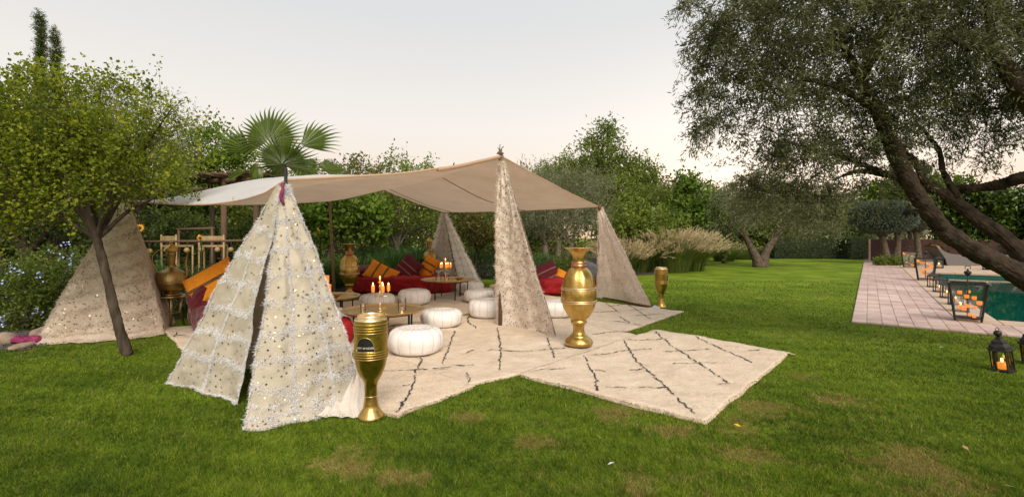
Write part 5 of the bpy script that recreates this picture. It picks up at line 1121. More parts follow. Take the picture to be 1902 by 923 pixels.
# --- big old olive leaning over the pool
b_ = Vector((6.85, 5.3, 0)); T2 = thing('olive_tree', 'huge old olive with leaning dark trunk arching over the pool', 'tree', b_)
D_ = 5.5
mb = MB(); rr_ = random.Random(9)
def limb(pts, rads, n=12):
    path = smooth_path(pts, 6); k = len(path); rs = list(np.interp(np.linspace(0, 1, k), np.linspace(0, 1, len(rads)), rads)); mb.tube(path, [q*(1+.09*rr_.uniform(-1, 1)) for q in rs], n)
px = lambda x, y, d=D_: at(x, y, d)
limb([b_, px(1985, 575, 5.4), px(1905, 516, 5.45), px(1853, 488, 5.5), px(1794, 457), px(1746, 420), px(1712, 375), px(1686, 333), px(1655, 268, 5.45), px(1622, 195, 5.4), px(1590, 130, 5.3), px(1545, 50, 5.1)], [.26, .16, .128, .110, .100, .095, .092, .088, .082, .068, .048, .02], 14)
limb([px(1950, 540, 5.45), px(1892, 467, 5.6), px(1853, 433, 5.7), px(1814, 406, 5.75), px(1785, 383, 5.8), px(1751, 360, 5.8), px(1718, 343, 5.8), px(1690, 334, 5.8), px(1650, 325, 5.75), px(1595, 318, 5.7), px(1545, 335, 5.6)], [.13, .092, .084, .078, .074, .068, .06, .052, .042, .028, .010], 12)
limb([px(1778, 366, 5.75), px(1752, 318, 5.8), px(1742, 275, 5.85), px(1700, 225, 5.8)], [.05, .036, .026, .01], 8)
limb([px(1775, 352, 5.78), px(1800, 350, 5.7), px(1850, 345, 5.55), px(1905, 330, 5.3), px(1990, 330, 5.1), px(2060, 480, 5.3)], [.05, .058, .062, .07, .085, .12], 10)
limb([px(2030, 420, 5.3), px(1990, 260, 5.0), px(1905, 180, 4.9), px(1870, 125, 4.9), px(1838, 92, 4.9), px(1800, 88, 4.9), px(1740, 60, 4.8)], [.12, .105, .088, .075, .055, .035, .014], 10)
limb([px(1845, 95, 4.9), px(1838, 40, 4.9), px(1825, -40, 4.8)], [.05, .04, .02], 8); limb([px(1625, 200, 5.45), px(1560, 165, 5.2), px(1480, 140, 5.0), px(1420, 90, 4.9)], [.05, .03, .016, .006], 8)
limb([px(1600, 150, 5.35), px(1640, 60, 5.2), px(1690, -30, 5.0)], [.06, .045, .015], 8); limb([px(1650, 325, 5.75), px(1560, 290, 5.6), px(1480, 270, 5.5), px(1420, 235, 5.4)], [.04, .022, .012, .005], 8)
limb([px(1720, 340, 5.6), px(1690, 290, 5.8), px(1655, 285, 5.9)], [.04, .03, .02], 8)
def barky(o, cuts, amp, f, seed):
    bm_ = bmesh.new(); bm_.from_mesh(o.data); bmesh.ops.subdivide_edges(bm_, edges=bm_.edges[:], cuts=cuts, use_grid_fill=True, smooth=.0); bm_.normal_update()
    P = np.array([v.co[:] for v in bm_.verts]); N = np.array([v.normal[:] for v in bm_.verts]); u_, w_ = P[:, 0]*1.3+P[:, 2]*.6, P[:, 1]*1.3-P[:, 2]*.5+P[:, 0]*.4
    h_ = .55*np.abs(wob(u_, w_, seed, f))+.45*np.abs(wob(u_, w_, seed+1, f*2.3))+.3*wob(u_, w_, seed+2, f*5); P = P+N*(amp*(h_-.35))[:, None]
    for v, p in zip(bm_.verts, P): v.co = p
    bm_.to_mesh(o.data); bm_.free()
barky(T1trunk, 2, .010, 16, 95)
barky(mb.build('trunk', M['bark_olive'], T2, True), 3, .024, 5.5, 90)
bl = [pxblob(1400, 80, 5.0, 110, 90, 1.0), pxblob(1540, 60, 5.2, 120, 100, 1.1), pxblob(1690, 60, 5.2, 130, 110, 1.1), pxblob(1850, 60, 5.2, 120, 110, 1.1), pxblob(1470, 190, 5.3, 115, 75, .8), pxblob(1600, 200, 5.7, 110, 80, .8), pxblob(1730, 190, 5.9, 110, 75, .8), pxblob(1850, 200, 5.6, 90, 60, .7), pxblob(1440, 290, 5.6, 65, 65, .5, 1.1), pxblob(1540, 290, 5.7, 95, 50, .6, 1.0), pxblob(1480, 360, 5.8, 80, 40, .5, .9), pxblob(1620, 290, 6.0, 70, 30, .5, .5), pxblob(1350, 130, 5.0, 55, 60, .5, .9), pxblob(1990, 60, 5.0, 120, 130, 1.1), pxblob(1600, -90, 5.1, 260, 90, 1.4), pxblob(1850, -110, 5.1, 230, 100, 1.4), pxblob(1790, 270, 6.1, 80, 30, .5, .4), pxblob(1420, -30, 5.0, 130, 60, 1.0)]
foliage(T2, bl, 2050, 58, .46, (.062, .0150), 'l_olive', 201, up=-.05, spread=.7, droop=.4, shell=.15, twig_r=.005, jit=.034, bark='bark_olive')
bl = [pxblob(1320, 225, 5.1, 36, 26, .25), pxblob(1300, 165, 5.0, 26, 28, .2), pxblob(1330, 70, 5.0, 34, 50, .3), pxblob(1290, 255, 5.2, 10, 16, .1), pxblob(1400, 350, 5.6, 32, 36, .3), pxblob(1460, 350, 5.6, 40, 28, .3, .6), pxblob(1540, 365, 5.7, 40, 26, .3, .5), pxblob(1620, 345, 5.8, 50, 14, .3, .4), pxblob(1275, 12, 4.9, 22, 14, .2), pxblob(1700, 310, 6.0, 40, 20, .3, .4), pxblob(1880, 260, 5.6, 22, 34, .2, .5), pxblob(1820, 300, 5.9, 16, 20, .2, .4), pxblob(1510, 400, 5.6, 30, 14, .2, .3)]
foliage(T2, bl, 330, 34, .30, (.060, .0135), 'l_olive', 202, up=-.35, spread=.6, droop=.55, shell=.1, twig_r=.003, jit=.02, name='hanging_sprays', bark='bark_olive')

# --- generic garden trees
def tree(name, label, x, d, base_y, blobs, n, per, leaf, m, seed, trunk_r=.10, bark='bark', twig=.45, up=.25, spread=.8, droop=0., shell=.4, round_=False, jit=.1, lean=0, tops=6, group='trees round the garden', tone=0., trunks=1, cat='tree'):
    b_ = Vector((at(x, 440, d).x, d, .0)); t = thing(name, label, cat, b_, group); rr = random.Random(seed); cs = [Vector(q[0]) for q in blobs]
    ctr = sum(cs, Vector())/len(cs); zmin = min(q[0][2]-q[1][2] for q in blobs); fork = Vector((b_.x+(ctr.x-b_.x)*.4+lean, b_.y+(ctr.y-b_.y)*.3, max(.4, zmin*.75+.2)))
    tg = []
    for q in blobs:
        for _ in range(max(1, tops//len(blobs))): tg.append(Vector(q[0])+Vector([rr.uniform(-.5, .5)*q[1][i] for i in range(3)]))
    for k in range(trunks):
        off = Vector((k*.35-.175*(trunks-1), .1*k, 0)); limbs(t, [b_+off, (b_+fork)*.5+off*1.2+Vector((rr.uniform(-.05, .05), 0, 0)), fork+off*1.5], [trunk_r*1.25, trunk_r, trunk_r*.8], tg[k::trunks], trunk_r*.5, bark, seed+k, .95)
    foliage(t, blobs, n, per, twig, leaf, m, seed, up, spread, droop, shell, round_, .006, jit, bark=bark, tone=tone); return t
B = pxblob
tree('shade_tree', 'dark gnarled tree behind the leaning lime tree', 40, 9.5, 0, [B(-40, 330, 9.5, 120, 120), B(60, 360, 9.0, 110, 90), B(150, 380, 9.5, 90, 70), B(-60, 230, 10, 120, 90), B(60, 250, 10.0, 110, 80)], 420, 34, (.085, .05), 'l_dark', 301, .17, 'bark', .5, trunks=3, tops=12)
tree('olive_tree', 'grey-green olive rising behind the lime tree crown', 265, 12.5, 0, [B(260, 240, 12.5, 85, 65), B(190, 210, 12.8, 70, 50), B(315, 275, 12.5, 45, 50), B(120, 215, 13, 80, 55), B(265, 310, 12, 80, 50), B(330, 305, 12, 45, 38)], 420, 34, (.10, .024), 'l_olive_far', 302, .12, 'bark', .6, up=.6, shell=.3)
tree('shrub_tree', 'yellow-green leafy tree between the olive and the palm', 395, 13.5, 0, [B(395, 275, 13.5, 48, 36), B(360, 310, 13.3, 40, 30), B(430, 300, 13.8, 40, 30), B(385, 240, 13.5, 14, 20)], 150, 30, (.10, .06), 'l_bright', 303, .07, 'bark', .5, round_=True, tone=.22)
for nm, x_, yt, w_, lb in (('cypress_tree', 76, 34, 13, 'taller slim dark cypress at the back'), ('cypress_tree', 103, 68, 13, 'shorter slim dark cypress beside the taller one')):
    d_ = 30; b_ = Vector((at(x_, 440, d_).x, d_, 0)); t = thing(nm, lb, 'tree', b_, 'pair of cypresses'); zt = at(x_, yt, d_).z; limbs(t, [b_, b_+Vector((.05, 0, zt*.5)), b_+Vector((0, 0, zt*.97))], [.2, .12, .02], [], .1, 'bark', 4)
    bls = [((b_.x+.06*math.sin(i*2.1), d_, zt*(.12+.86*i/14)), (.34*(1-.6*(i/14)**2.2)*(w_/13), .32, zt*.06), 1+(i/14)) for i in range(15)]; foliage(t, bls, 900, 30, .34, (.13, .035), 'l_dark', 310+x_, up=1.1, spread=.5, shell=.1, twig_r=.01, jit=.07, tone=.05)
# hedge of plumbago and shrubs before the left trees
def bush(name, label, x, d, h, rad, n, per, leaf, m, seed, group=None, flowers=0, up=.5, round_=False, tone=0., spread=.9, stems=5, fm='blue_flower', cat='shrub', twig=.3, ry=None):
    b_ = Vector((at(x, 440, d).x, d, .004)); t = thing(name, label, cat, b_, group); rr = random.Random(seed); o = MB()
    for i in range(stems): o.tube([b_+Vector((rr.uniform(-.08, .08), rr.uniform(-.08, .08), 0)), b_+Vector((rr.uniform(-.4, .4)*rad, rr.uniform(-.3, .3)*rad, h*.5)), b_+Vector((rr.uniform(-.8, .8)*rad, rr.uniform(-.5, .5)*rad, h*.85))], [.016, .011, .004], 5)
    o.build('stem', M['bark'], t, True)
    bls = [((b_.x, d, h*.42), (rad, ry or rad*.8, h*.48)), ((b_.x-rad*.35, d-.1, h*.62), (rad*.55, rad*.5, h*.30)), ((b_.x+rad*.4, d+.05, h*.58), (rad*.55, rad*.5, h*.30))]
    foliage(t, bls, n, per, twig, leaf, m, seed, up, spread, 0, .35, round_, .003, .05, tone=tone)
    if flowers:
        r = np.random.RandomState(seed+9); C, O, _ = blob_points(bls, flowers*4, r, .92); ok = (O[:, 1] < .2) & (C[:, 2] > h*.18); C = C[ok][:flowers]; C = C+O[ok][:flowers]*.06; P = (C[:, None]+r.randn(len(C), 12, 3)*.032).reshape(-1, 3)
        V, F, _ = leaf_quads(P, nrm(r.randn(len(P), 3)+[0, -.5, .3]), .035, .030, r); nobj('flower_heads', V, F, M[fm], t, kind='stuff')
    return t
G1 = 'plumbago bushes along the left bed'
for i, (x_, d_, h_, rd, lb) in enumerate(((-60, 7.2, 1.15, .75, 'blue-flowered bush at the picture edge behind the gravel'), (40, 7.2, .95, .62, 'blue-flowered bush rising behind the two tan stones'), (130, 7.5, 1.1, .62, 'blue-flowered bush just left of the tan tent'), (95, 8.4, 1.35, .7, 'taller blue-flowered bush behind the stones'), (195, 8.6, 1.3, .7, 'blue-flowered bush behind the leaning trunk'))):
    bush('plumbago_bush', lb, x_, d_, h_, rd, 130, 26, (.062, .030), 'l_green', 320+i, G1, 14, tone=-.02)
for i, (x_, d_, h_, rd, lb) in enumerate(((345, 8.6, .78, .55, 'bright bush with pale blue flowers behind the pierced teapot'), (415, 8.8, .80, .6, 'bright bush with pale blue flowers behind the orange zigzag cushion'), (470, 9.0, .85, .55, 'bright bush with pale flowers behind the front tent edge'), (275, 9.3, .9, .6, 'green bush between tan tent and bar chairs'))):
    bush('plumbago_bush', lb, x_, d_, h_, rd, 130, 26, (.058, .026), 'l_herb', 330+i, 'plumbago bushes behind the teapot', 9, tone=.12)
# dark backdrop shrubs behind chairs and under the awning
G2 = 'dark shrubs behind the seating'
for i, (x_, d_, h_, rd, lb, m_) in enumerate(((290, 14.5, 2.4, 1.2, 'dark shrub behind the first bar chair', 'l_dark'), (360, 16.5, 2.5, 1.3, 'dark shrub filling the space between the bar chairs', 'l_green'), (430, 14.2, 1.75, 1.0, 'dark shrub under the pergola beside its post', 'l_dark'), (500, 15.0, 2.3, 1.2, 'leafy shrub with yellow tips behind the front tent', 'l_green'), (540, 17.5, 2.6, 1.3, 'dark shrub behind the fig tree', 'l_dark'), (650, 19, 2.7, 1.6, 'dark hollow shrub behind the tarnished vase', 'l_dark'), (760, 20, 2.8, 1.7, 'dark shrub behind the thin straight trunk', 'l_dark'), (860, 20, 2.9, 1.6, 'dark green shrub behind the gridded drape', 'l_dark'), (950, 20, 2.6, 1.5, 'dark shrub behind the narrow drape', 'l_dark'), (230, 12, 2.0, 1.0, 'dark shrub behind the tan tent peak', 'l_dark'))):
    bush('garden_shrub', lb, x_, d_, h_, rd, 190, 26, (.11, .055), m_, 340+i, G2, twig=.45, ry=rd*.6)
# fan palm
b_ = Vector((at(522, 440, 11.6).x, 11.6, 0)); PT = thing('fan_palm', 'green fan palm rising behind the awning', 'palm', b_); hb = at(522, 308, 11.6)
MB().tube([b_, b_.lerp(hb, .5), hb], [.16, .14, .13], 12).build('trunk', M['bark'], PT, True)
r = np.random.RandomState(5)
def frond(root, hub, nrm_dir, mid_dir, rad, span, nseg=30, split=.52, seed=0):
    r_ = np.random.RandomState(seed); nd = Vector(nrm_dir).normalized(); md = Vector(mid_dir); md = (md-nd*md.dot(nd)).normalized(); sd = nd.cross(md); V, F, A_ = [], [], []
    for i in range(nseg):
        a = (i/(nseg-1)-.5)*span; da = span/(nseg-1)*.5; L_ = rad*(1-.22*abs(a/(span/2))**1.5)*r_.uniform(.93, 1.05)
        def pt(ang, q, lift): return hub+(md*math.cos(ang)+sd*math.sin(ang))*q+nd*(lift-.10*rad*(q/rad)**2*2)-Vector((0, 0, .10*rad*(q/rad)**3))
        k = len(V); f = .018*rad*4*.25
        V += [pt(a, .02, 0), pt(a-da, L_*split, -f), pt(a, L_*split, f), pt(a+da, L_*split, -f), pt(a-da*.30, L_*.80, 0), pt(a+da*.30, L_*.80, 0), pt(a+r_.uniform(-.03, .03), L_, -.02)]
        F += [(k, k+1, k+2), (k, k+2, k+3), (k+1, k+4, k+2), (k+2, k+4, k+5), (k+2, k+5, k+3), (k+4, k+6, k+5)]; A_ += [np.clip(.5+.18*r_.randn(), 0, 1)]*6
    st_ = MB().tube(smooth_path([root, root.lerp(hub, .5)+Vector((0, 0, .05)), hub], 3), [.022, .02, .018, .016, .014, .012, .011], 6)
    o = nobj('frond', [tuple(v) for v in V], np.array(F), M['l_palm'], PT, attr={'rnd': np.array(A_)}); stm = MB(); stm.v = st_.v; stm.f = st_.f; stm.build('stalk', M['l_green'], o, True)
hp = lambda x, y, dd=0: at(x, y, 11.6+dd)
FR = [((499, 262, -.1), (.05, -1, .12), (-.05, 0, 1), 82, 4.0), ((559, 272, 0), (.1, -1, .3), (.74, 0, .66), 84, 1.55), ((466, 282, -.1), (-.1, -1, .15), (-.88, 0, .50), 100, .95), ((528, 306, -.5), (.0, -.72, -.72), (.0, -1, .5), 72, 5.0), ((590, 306, .2), (.2, -.8, .6), (.92, 0, .30), 46, 1.5), ((455, 320, -.1), (-.2, -.8, .55), (-.95, 0, .22), 56, 1.0), ((478, 300, -.3), (-.4, -.9, .1), (-.35, -.2, -.9), 46, 1.8), ((600, 318, .2), (.1, -.9, .5), (.90, .1, .40), 50, 1.0), ((560, 300, -.3), (.3, -.8, .3), (.6, -.4, -.5), 50, 2.6), ((520, 285, .4), (.0, -.6, .8), (.1, .8, .5), 55, 3.0)]
for i, (h_, nd, md, rad, span) in enumerate(FR): frond(hb+Vector((0, 0, -.02)), hp(*h_), nd, md, rad*11.6/FPX, span, max(9, int(span*8.2)), .56, i)
# trees seen under and beside the awning
tree('fig_tree', 'fig tree with big yellow-green leaves behind the slim pole', 605, 14.2, 0, [B(570, 405, 14, 40, 26), B(630, 400, 14.2, 50, 30), B(600, 430, 14, 45, 20), B(680, 415, 14.6, 40, 26), B(660, 380, 14.4, 60, 22)], 190, 20, (.15, .11), 'l_bright', 401, .07, 'bark_pale', .5, up=.1, round_=True, tops=10)
tree('slender_tree', 'slender tree with straight thin trunk behind the long red sofa', 742, 16.5, 0, [B(745, 385, 16.5, 75, 32), B(700, 420, 16.2, 48, 30), B(790, 415, 16.8, 45, 32), B(750, 345, 16.5, 80, 40), B(725, 300, 16.5, 22, 14), B(665, 300, 16.5, 18, 10)], 330, 28, (.12, .055), 'l_green', 402, .085, 'bark_pale', .6, tops=12, tone=.14)
tree('citrus_tree', 'small round citrus tree right of the gridded drape', 885, 15.0, 0, [B(885, 425, 15, 34, 30), B(905, 445, 15, 26, 20), B(868, 400, 15, 26, 20)], 130, 28, (.09, .045), 'l_warm', 403, .035, 'bark', .35, tops=6, round_=True, tone=-.1)
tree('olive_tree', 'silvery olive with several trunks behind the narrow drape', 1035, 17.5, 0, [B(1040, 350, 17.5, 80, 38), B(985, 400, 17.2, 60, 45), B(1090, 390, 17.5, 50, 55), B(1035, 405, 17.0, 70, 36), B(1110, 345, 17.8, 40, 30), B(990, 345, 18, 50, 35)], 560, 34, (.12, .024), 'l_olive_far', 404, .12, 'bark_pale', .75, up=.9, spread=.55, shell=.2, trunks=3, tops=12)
tree('tall_tree', 'tallest broad tree with loose crown rising beyond the awning', 1125, 26, 0, [B(1120, 265, 26, 38, 30), B(1105, 310, 26, 58, 32), B(1160, 310, 26, 48, 30), B(1130, 355, 25.5, 85, 40), B(1190, 335, 26, 40, 26), B(1060, 320, 26, 40, 24), B(1120, 238, 26, 14, 12), B(1040, 335, 27, 60, 30)], 620, 30, (.20, .085), 'l_green', 405, .2, 'bark', .9, up=.1, shell=.15, jit=.16, tops=14, tone=.10)
tree('willow_tree', 'weeping tree with drooping green strands beside the tallest tree', 1205, 23, 0, [B(1200, 370, 23, 60, 40), B(1240, 380, 23.5, 50, 42), B(1175, 410, 22.5, 45, 35), B(1215, 420, 22.5, 55, 30)], 330, 36, (.17, .045), 'l_green', 406, .13, 'bark', 1.1, up=-.4, droop=.6, shell=.2, jit=.07, tops=8, tone=.08)
tree('leafy_tree', 'bright leafy shrub tree beside the plumed grasses', 1280, 22.5, 0, [B(1285, 375, 22.5, 36, 34), B(1270, 415, 22.5, 50, 34), B(1305, 405, 22.7, 40, 36), B(1275, 340, 22.6, 18, 22), B(1330, 430, 22, 30, 28)], 260, 26, (.19, .11), 'l_bright', 407, .08, 'bark_pale', .7, round_=True, tops=9, tone=-.05)
tree('leafy_tree', 'dense low tree right behind the shaggy drape', 1165, 19.5, 0, [B(1165, 415, 19.5, 50, 40), B(1190, 440, 19.3, 55, 30), B(1230, 430, 20, 40, 40), B(1140, 440, 19, 30, 30)], 260, 28, (.15, .08), 'l_green', 408, .07, 'bark', .6, round_=True, tops=6, tone=.16)
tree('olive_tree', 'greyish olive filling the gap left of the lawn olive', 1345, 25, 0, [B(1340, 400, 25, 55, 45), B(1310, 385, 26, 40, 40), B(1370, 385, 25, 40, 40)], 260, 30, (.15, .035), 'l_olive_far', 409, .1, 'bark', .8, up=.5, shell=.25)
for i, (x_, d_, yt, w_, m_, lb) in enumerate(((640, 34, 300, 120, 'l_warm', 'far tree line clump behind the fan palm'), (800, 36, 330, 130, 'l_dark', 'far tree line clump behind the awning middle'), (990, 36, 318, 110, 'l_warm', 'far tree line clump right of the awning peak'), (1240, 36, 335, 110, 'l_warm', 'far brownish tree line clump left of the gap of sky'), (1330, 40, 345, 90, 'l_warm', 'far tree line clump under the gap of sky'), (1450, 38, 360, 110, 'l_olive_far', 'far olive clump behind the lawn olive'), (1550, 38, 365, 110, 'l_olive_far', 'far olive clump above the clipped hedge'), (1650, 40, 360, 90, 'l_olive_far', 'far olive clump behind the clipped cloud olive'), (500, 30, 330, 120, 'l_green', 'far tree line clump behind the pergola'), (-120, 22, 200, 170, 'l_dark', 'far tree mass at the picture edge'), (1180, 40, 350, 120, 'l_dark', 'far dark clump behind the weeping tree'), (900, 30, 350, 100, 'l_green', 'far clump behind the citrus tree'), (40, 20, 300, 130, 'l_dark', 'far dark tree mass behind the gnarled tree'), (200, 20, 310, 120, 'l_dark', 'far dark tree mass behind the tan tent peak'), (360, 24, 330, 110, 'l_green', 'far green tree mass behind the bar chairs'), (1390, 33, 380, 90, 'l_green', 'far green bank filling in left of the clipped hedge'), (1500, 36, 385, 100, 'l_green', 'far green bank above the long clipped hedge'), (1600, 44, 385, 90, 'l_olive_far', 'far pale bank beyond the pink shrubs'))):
    hgt = (440-yt)/2; tree('distant_tree', lb, x_, d_, 0, [B(x_, yt+hgt, d_, w_*.8, hgt*.95), B(x_-w_*.4, yt+hgt*1.25, d_, w_*.5, hgt*.7), B(x_+w_*.4, yt+hgt*1.2, d_, w_*.5, hgt*.75), B(x_+w_*.1, yt+hgt*.5, d_, w_*.35, hgt*.5), B(x_, 455, d_, w_*.9, 40)], 520, 24, (.32, .13), m_, 420+i, .15, 'bark', 1.0, jit=.22, shell=.25, group='far tree line')
cact = Vector((at(1213, 440, 20).x, 20, .004)); cc = thing('column_cactus', 'bright green upright column cactus before the weeping tree', 'cactus', cact); 
for x0, hh, rr0 in ((0, 2.7, .13), (-.2, 1.9, .10)): MB().lathe([(rr0*.9, 0), (rr0, hh*.3), (rr0, hh*.9), (rr0*.7, hh*.97), (.001, hh)], 24, tuple(cact+Vector((x0, 0, 0))), mod=lambda a, z: 1+.14*math.cos(8*a)).build('column', M['cactus'] if 'cactus' in M else M.setdefault('cactus', simple('cactus_skin', (.09, .15, .03), (.15, .22, .05), .6)), cc, True)
# herbs and tall grass behind the red sofa
def tuft(name, label, x, d, h, rad, n, m, seed, group, plume=0, lean=.5, wdt=.012, cat='grass clump'):
    b_ = Vector((at(x, 440, d).x, d, .004)); t = thing(name, label, cat, b_, group); r = np.random.RandomState(seed)
    a = r.uniform(0, 6.283, n); q = np.sqrt(r.rand(n)); P = np.stack([b_.x+rad*.55*q*np.cos(a), b_.y+rad*.5*q*np.sin(a), np.full(n, .004)], 1); O = np.stack([np.cos(a), np.sin(a), 0*a], 1)*q[:, None]
    L = h*r.uniform(.6, 1.12, n); nodes = []
    lat = O*(lean*rad)[..., None] if hasattr(lean, '__len__') else O*lean*rad+r.randn(n, 3)*[.10*h, .10*h, 0]
    for f in (0, .4, .75, 1.0): p = P+lat*f**1.8; p[:, 2] += L*(f-.12*f**3); nodes.append(p)
    s = nrm(np.stack([-np.sin(a)+r.randn(n)*.4, np.cos(a), 0*a], 1)); w = wdt*r.uniform(.6, 1.3, n)[:, None]; V = []
    for p, k in zip(nodes, (1, .9, .6, .05)): V += [p+s*w*k/2, p-s*w*k/2]
    V = np.stack(V, 1).reshape(-1, 3); k = 8*np.arange(n)[:, None]; F = np.concatenate([k+np.array([[0, 1, 3, 2]]), k+np.array([[2, 3, 5, 4]]), k+np.array([[4, 5, 7, 6]])])
    rn = np.clip(.45+.2*r.randn(n), 0, 1); nobj('blades', V, F, M[m], t, attr={'rnd': np.tile(rn, 3)}, kind='stuff')
    if plume:
        i = r.choice(n, plume); tip = nodes[3][i]; dr = nrm(nodes[3][i]-nodes[2][i]+r.randn(plume, 3)*.08); PP = (tip[:, None]+dr[:, None]*(r.rand(plume, 24)*.30)[..., None]).reshape(-1, 3); DD = nrm(np.repeat(dr, 24, 0)+r.randn(plume*24, 3)*.35); V, F = strands(PP, DD, r.uniform(.05, .11, len(PP)), .020, r)
        nobj('plumes', V, F, M['l_plume'], t, attr={'rnd': np.clip(np.repeat(.5+.2*r.randn(plume), 24)+.12*r.randn(len(PP)), 0, 1)}, kind='stuff')
    return t
G3 = 'green herb clumps behind the red sofa'
for i, (x_, d_, h_, rd, lb) in enumerate(((585, 12.2, .95, .55, 'bright herb clump behind the amber glasses'), (640, 13.5, 1.0, .6, 'herb clump behind the tarnished vase'), (680, 13.3, .95, .6, 'bright herb clump just right of the tarnished vase'), (725, 14.3, 1.15, .7, 'herb clump behind the near orange cushion'), (775, 14.6, 1.15, .7, 'herb clump behind the maroon cushion'), (700, 15.2, 1.2, .8, 'taller blue-green herb clump beside the thin straight trunk'), (810, 15.6, 1.1, .7, 'herb clump behind the rear teapot'), (520, 11.5, .9, .6, 'herb clump hidden partly by the front tent'), (750, 16, 1.25, .8, 'tall herb clump under the slender tree'))):
    tuft('herb_clump', lb, x_, d_, h_, rd, 480, 'l_herb', 500+i, G3, 0, .8, .022); 
for i, (x_, d_, h_, rd, lb, m_) in enumerate(((600, 12.8, .85, .6, 'pale green leafy herb bush left of the tarnished vase', 'l_bright'), (690, 12.9, .75, .5, 'pale green leafy herb bush right of the tarnished vase', 'l_bright'), (920, 16, 1.1, .9, 'dark rounded lavender bush right of the gridded drape', 'l_herb'), (870, 16.5, 1.0, .8, 'rounded lavender bush behind the rear tray table', 'l_herb'), (1062, 13.5, 1.05, .6, 'dense rounded green bush behind the orange cushion edge', 'l_green'), (975, 15, 1.0, .8, 'low green bush seen left of the maroon cushion', 'l_green'), (1010, 14.5, .8, .6, 'low green bush behind the maroon sequinned cushion', 'l_herb'))):
    bush('herb_bush', lb, x_, d_, h_, rd, 130, 26, (.08, .022), m_, 520+i, 'herb bushes behind the seating', up=.9, twig=.4)
# plumed grasses right of the shaggy drape
M['l_straw'] = leaf_mat('fountain_grass_blade', (.06, .095, .015), (.14, .185, .035), (.32, .33, .10), .4)
G4 = 'plumed fountain grasses at the lawn edge'
for i, (x_, d_, h_, rd, lb) in enumerate(((1150, 17.4, .95, .6, 'fountain grass clump just right of the shaggy drape'), (1180, 18.6, 1.05, .8, 'fountain grass clump behind the smaller brass urn'), (1215, 19.2, 1.3, .9, 'fountain grass clump in the middle of the plumed row'), (1252, 18.6, 1.35, .9, 'tallest fountain grass clump above the amber spotlight'), (1285, 19.4, 1.2, .8, 'fountain grass clump at the lawn end of the plumed row'), (1235, 20.6, 1.5, .9, 'fountain grass clump at the back of the plumed row'), (1345, 27, 1.2, .9, 'small far fountain grass left of the lawn olive'), (1380, 29, 1.2, .9, 'small far fountain grass behind the lawn olive'))):
    tuft('fountain_grass', lb, x_, d_, h_*(1.12 if d_ < 22 else .8), rd*1.05, 1000, 'l_straw', 540+i, G4, 380 if d_ < 22 else 40, 1.0, .018)
# lawn olive
b_ = g(1411, 496.5); T3 = thing('olive_tree', 'forked pale olive tree standing alone on the far lawn', 'tree', b_); d_ = b_.y
limbs(T3, [b_, at(1404, 478, d_), at(1392, 455, d_), at(1378, 425, d_)], [.30, .20, .14, .09], [at(1350, 400, d_), at(1385, 380, d_), at(1330, 410, d_)], .08, 'bark_mid', 21)
limbs(T3, [b_+Vector((.1, 0, 0)), at(1422, 470, d_), at(1436, 448, d_), at(1455, 425, d_)], [.28, .19, .15, .09], [at(1480, 400, d_), at(1440, 390, d_), at(1500, 410, d_), at(1520, 395, d_), at(1420, 400, d_)], .08, 'bark_mid', 22, name='second_trunk')
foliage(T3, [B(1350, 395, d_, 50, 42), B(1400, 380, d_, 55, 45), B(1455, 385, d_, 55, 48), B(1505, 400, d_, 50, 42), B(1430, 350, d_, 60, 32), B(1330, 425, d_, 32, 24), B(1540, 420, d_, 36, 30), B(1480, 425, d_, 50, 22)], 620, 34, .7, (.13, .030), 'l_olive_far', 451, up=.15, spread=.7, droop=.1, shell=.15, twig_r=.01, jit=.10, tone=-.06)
# clipped hedges
def hedge(label, x0, x1, d, h, depth, m, seed, dens=190, leaf=(.10, .055), z0=0.0, name='clipped_hedge', group='clipped hedges'):
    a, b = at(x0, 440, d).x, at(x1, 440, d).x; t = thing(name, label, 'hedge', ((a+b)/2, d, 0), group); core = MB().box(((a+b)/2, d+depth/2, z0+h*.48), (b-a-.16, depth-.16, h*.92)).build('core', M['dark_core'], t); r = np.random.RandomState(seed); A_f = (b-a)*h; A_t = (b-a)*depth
    n1, n2, n3 = int(A_f*dens), int(A_t*dens), int(depth*h*dens); P = np.concatenate([np.stack([r.uniform(a, b, n1), d+np.abs(r.randn(n1))*.04, z0+r.uniform(.02, h, n1)], 1), np.stack([r.uniform(a, b, n2), r.uniform(d, d+depth, n2), z0+h-np.abs(r.randn(n2))*.03], 1)]+[np.stack([np.full(n3, q)+r.randn(n3)*.03, r.uniform(d, d+depth, n3), z0+r.uniform(.02, h, n3)], 1) for q in (a, b)])
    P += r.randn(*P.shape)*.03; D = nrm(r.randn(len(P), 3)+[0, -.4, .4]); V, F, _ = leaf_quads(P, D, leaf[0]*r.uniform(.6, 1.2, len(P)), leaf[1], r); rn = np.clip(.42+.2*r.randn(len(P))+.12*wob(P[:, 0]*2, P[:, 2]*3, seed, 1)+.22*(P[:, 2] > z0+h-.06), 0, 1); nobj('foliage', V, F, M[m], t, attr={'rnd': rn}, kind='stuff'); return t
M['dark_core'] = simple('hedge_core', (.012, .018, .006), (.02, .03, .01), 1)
hedge('long low clipped hedge behind the lawn olive', 1438, 1566, 30, 1.36, 1.2, 'l_hedge', 601); hedge('short clipped hedge beside the earth-coloured wall', 1580, 1618, 29, 1.36, 1.4, 'l_hedge', 602); hedge('set-back hedge piece joining the two clipped hedges', 1560, 1600, 33, 1.45, 1.0, 'l_bright', 603)
bush('pink_shrub', 'hazy pink flowering shrub above the clipped hedges', 1590, 40, 3.0, 2.0, 160, 22, (.2, .1), 'pink_flower', 604, None, twig=.5)
bush('pink_shrub', 'smaller pink flowering shrub left of the clipped cloud olive', 1555, 42, 2.6, 1.6, 120, 22, (.2, .1), 'pink_flower', 605, None, twig=.5)
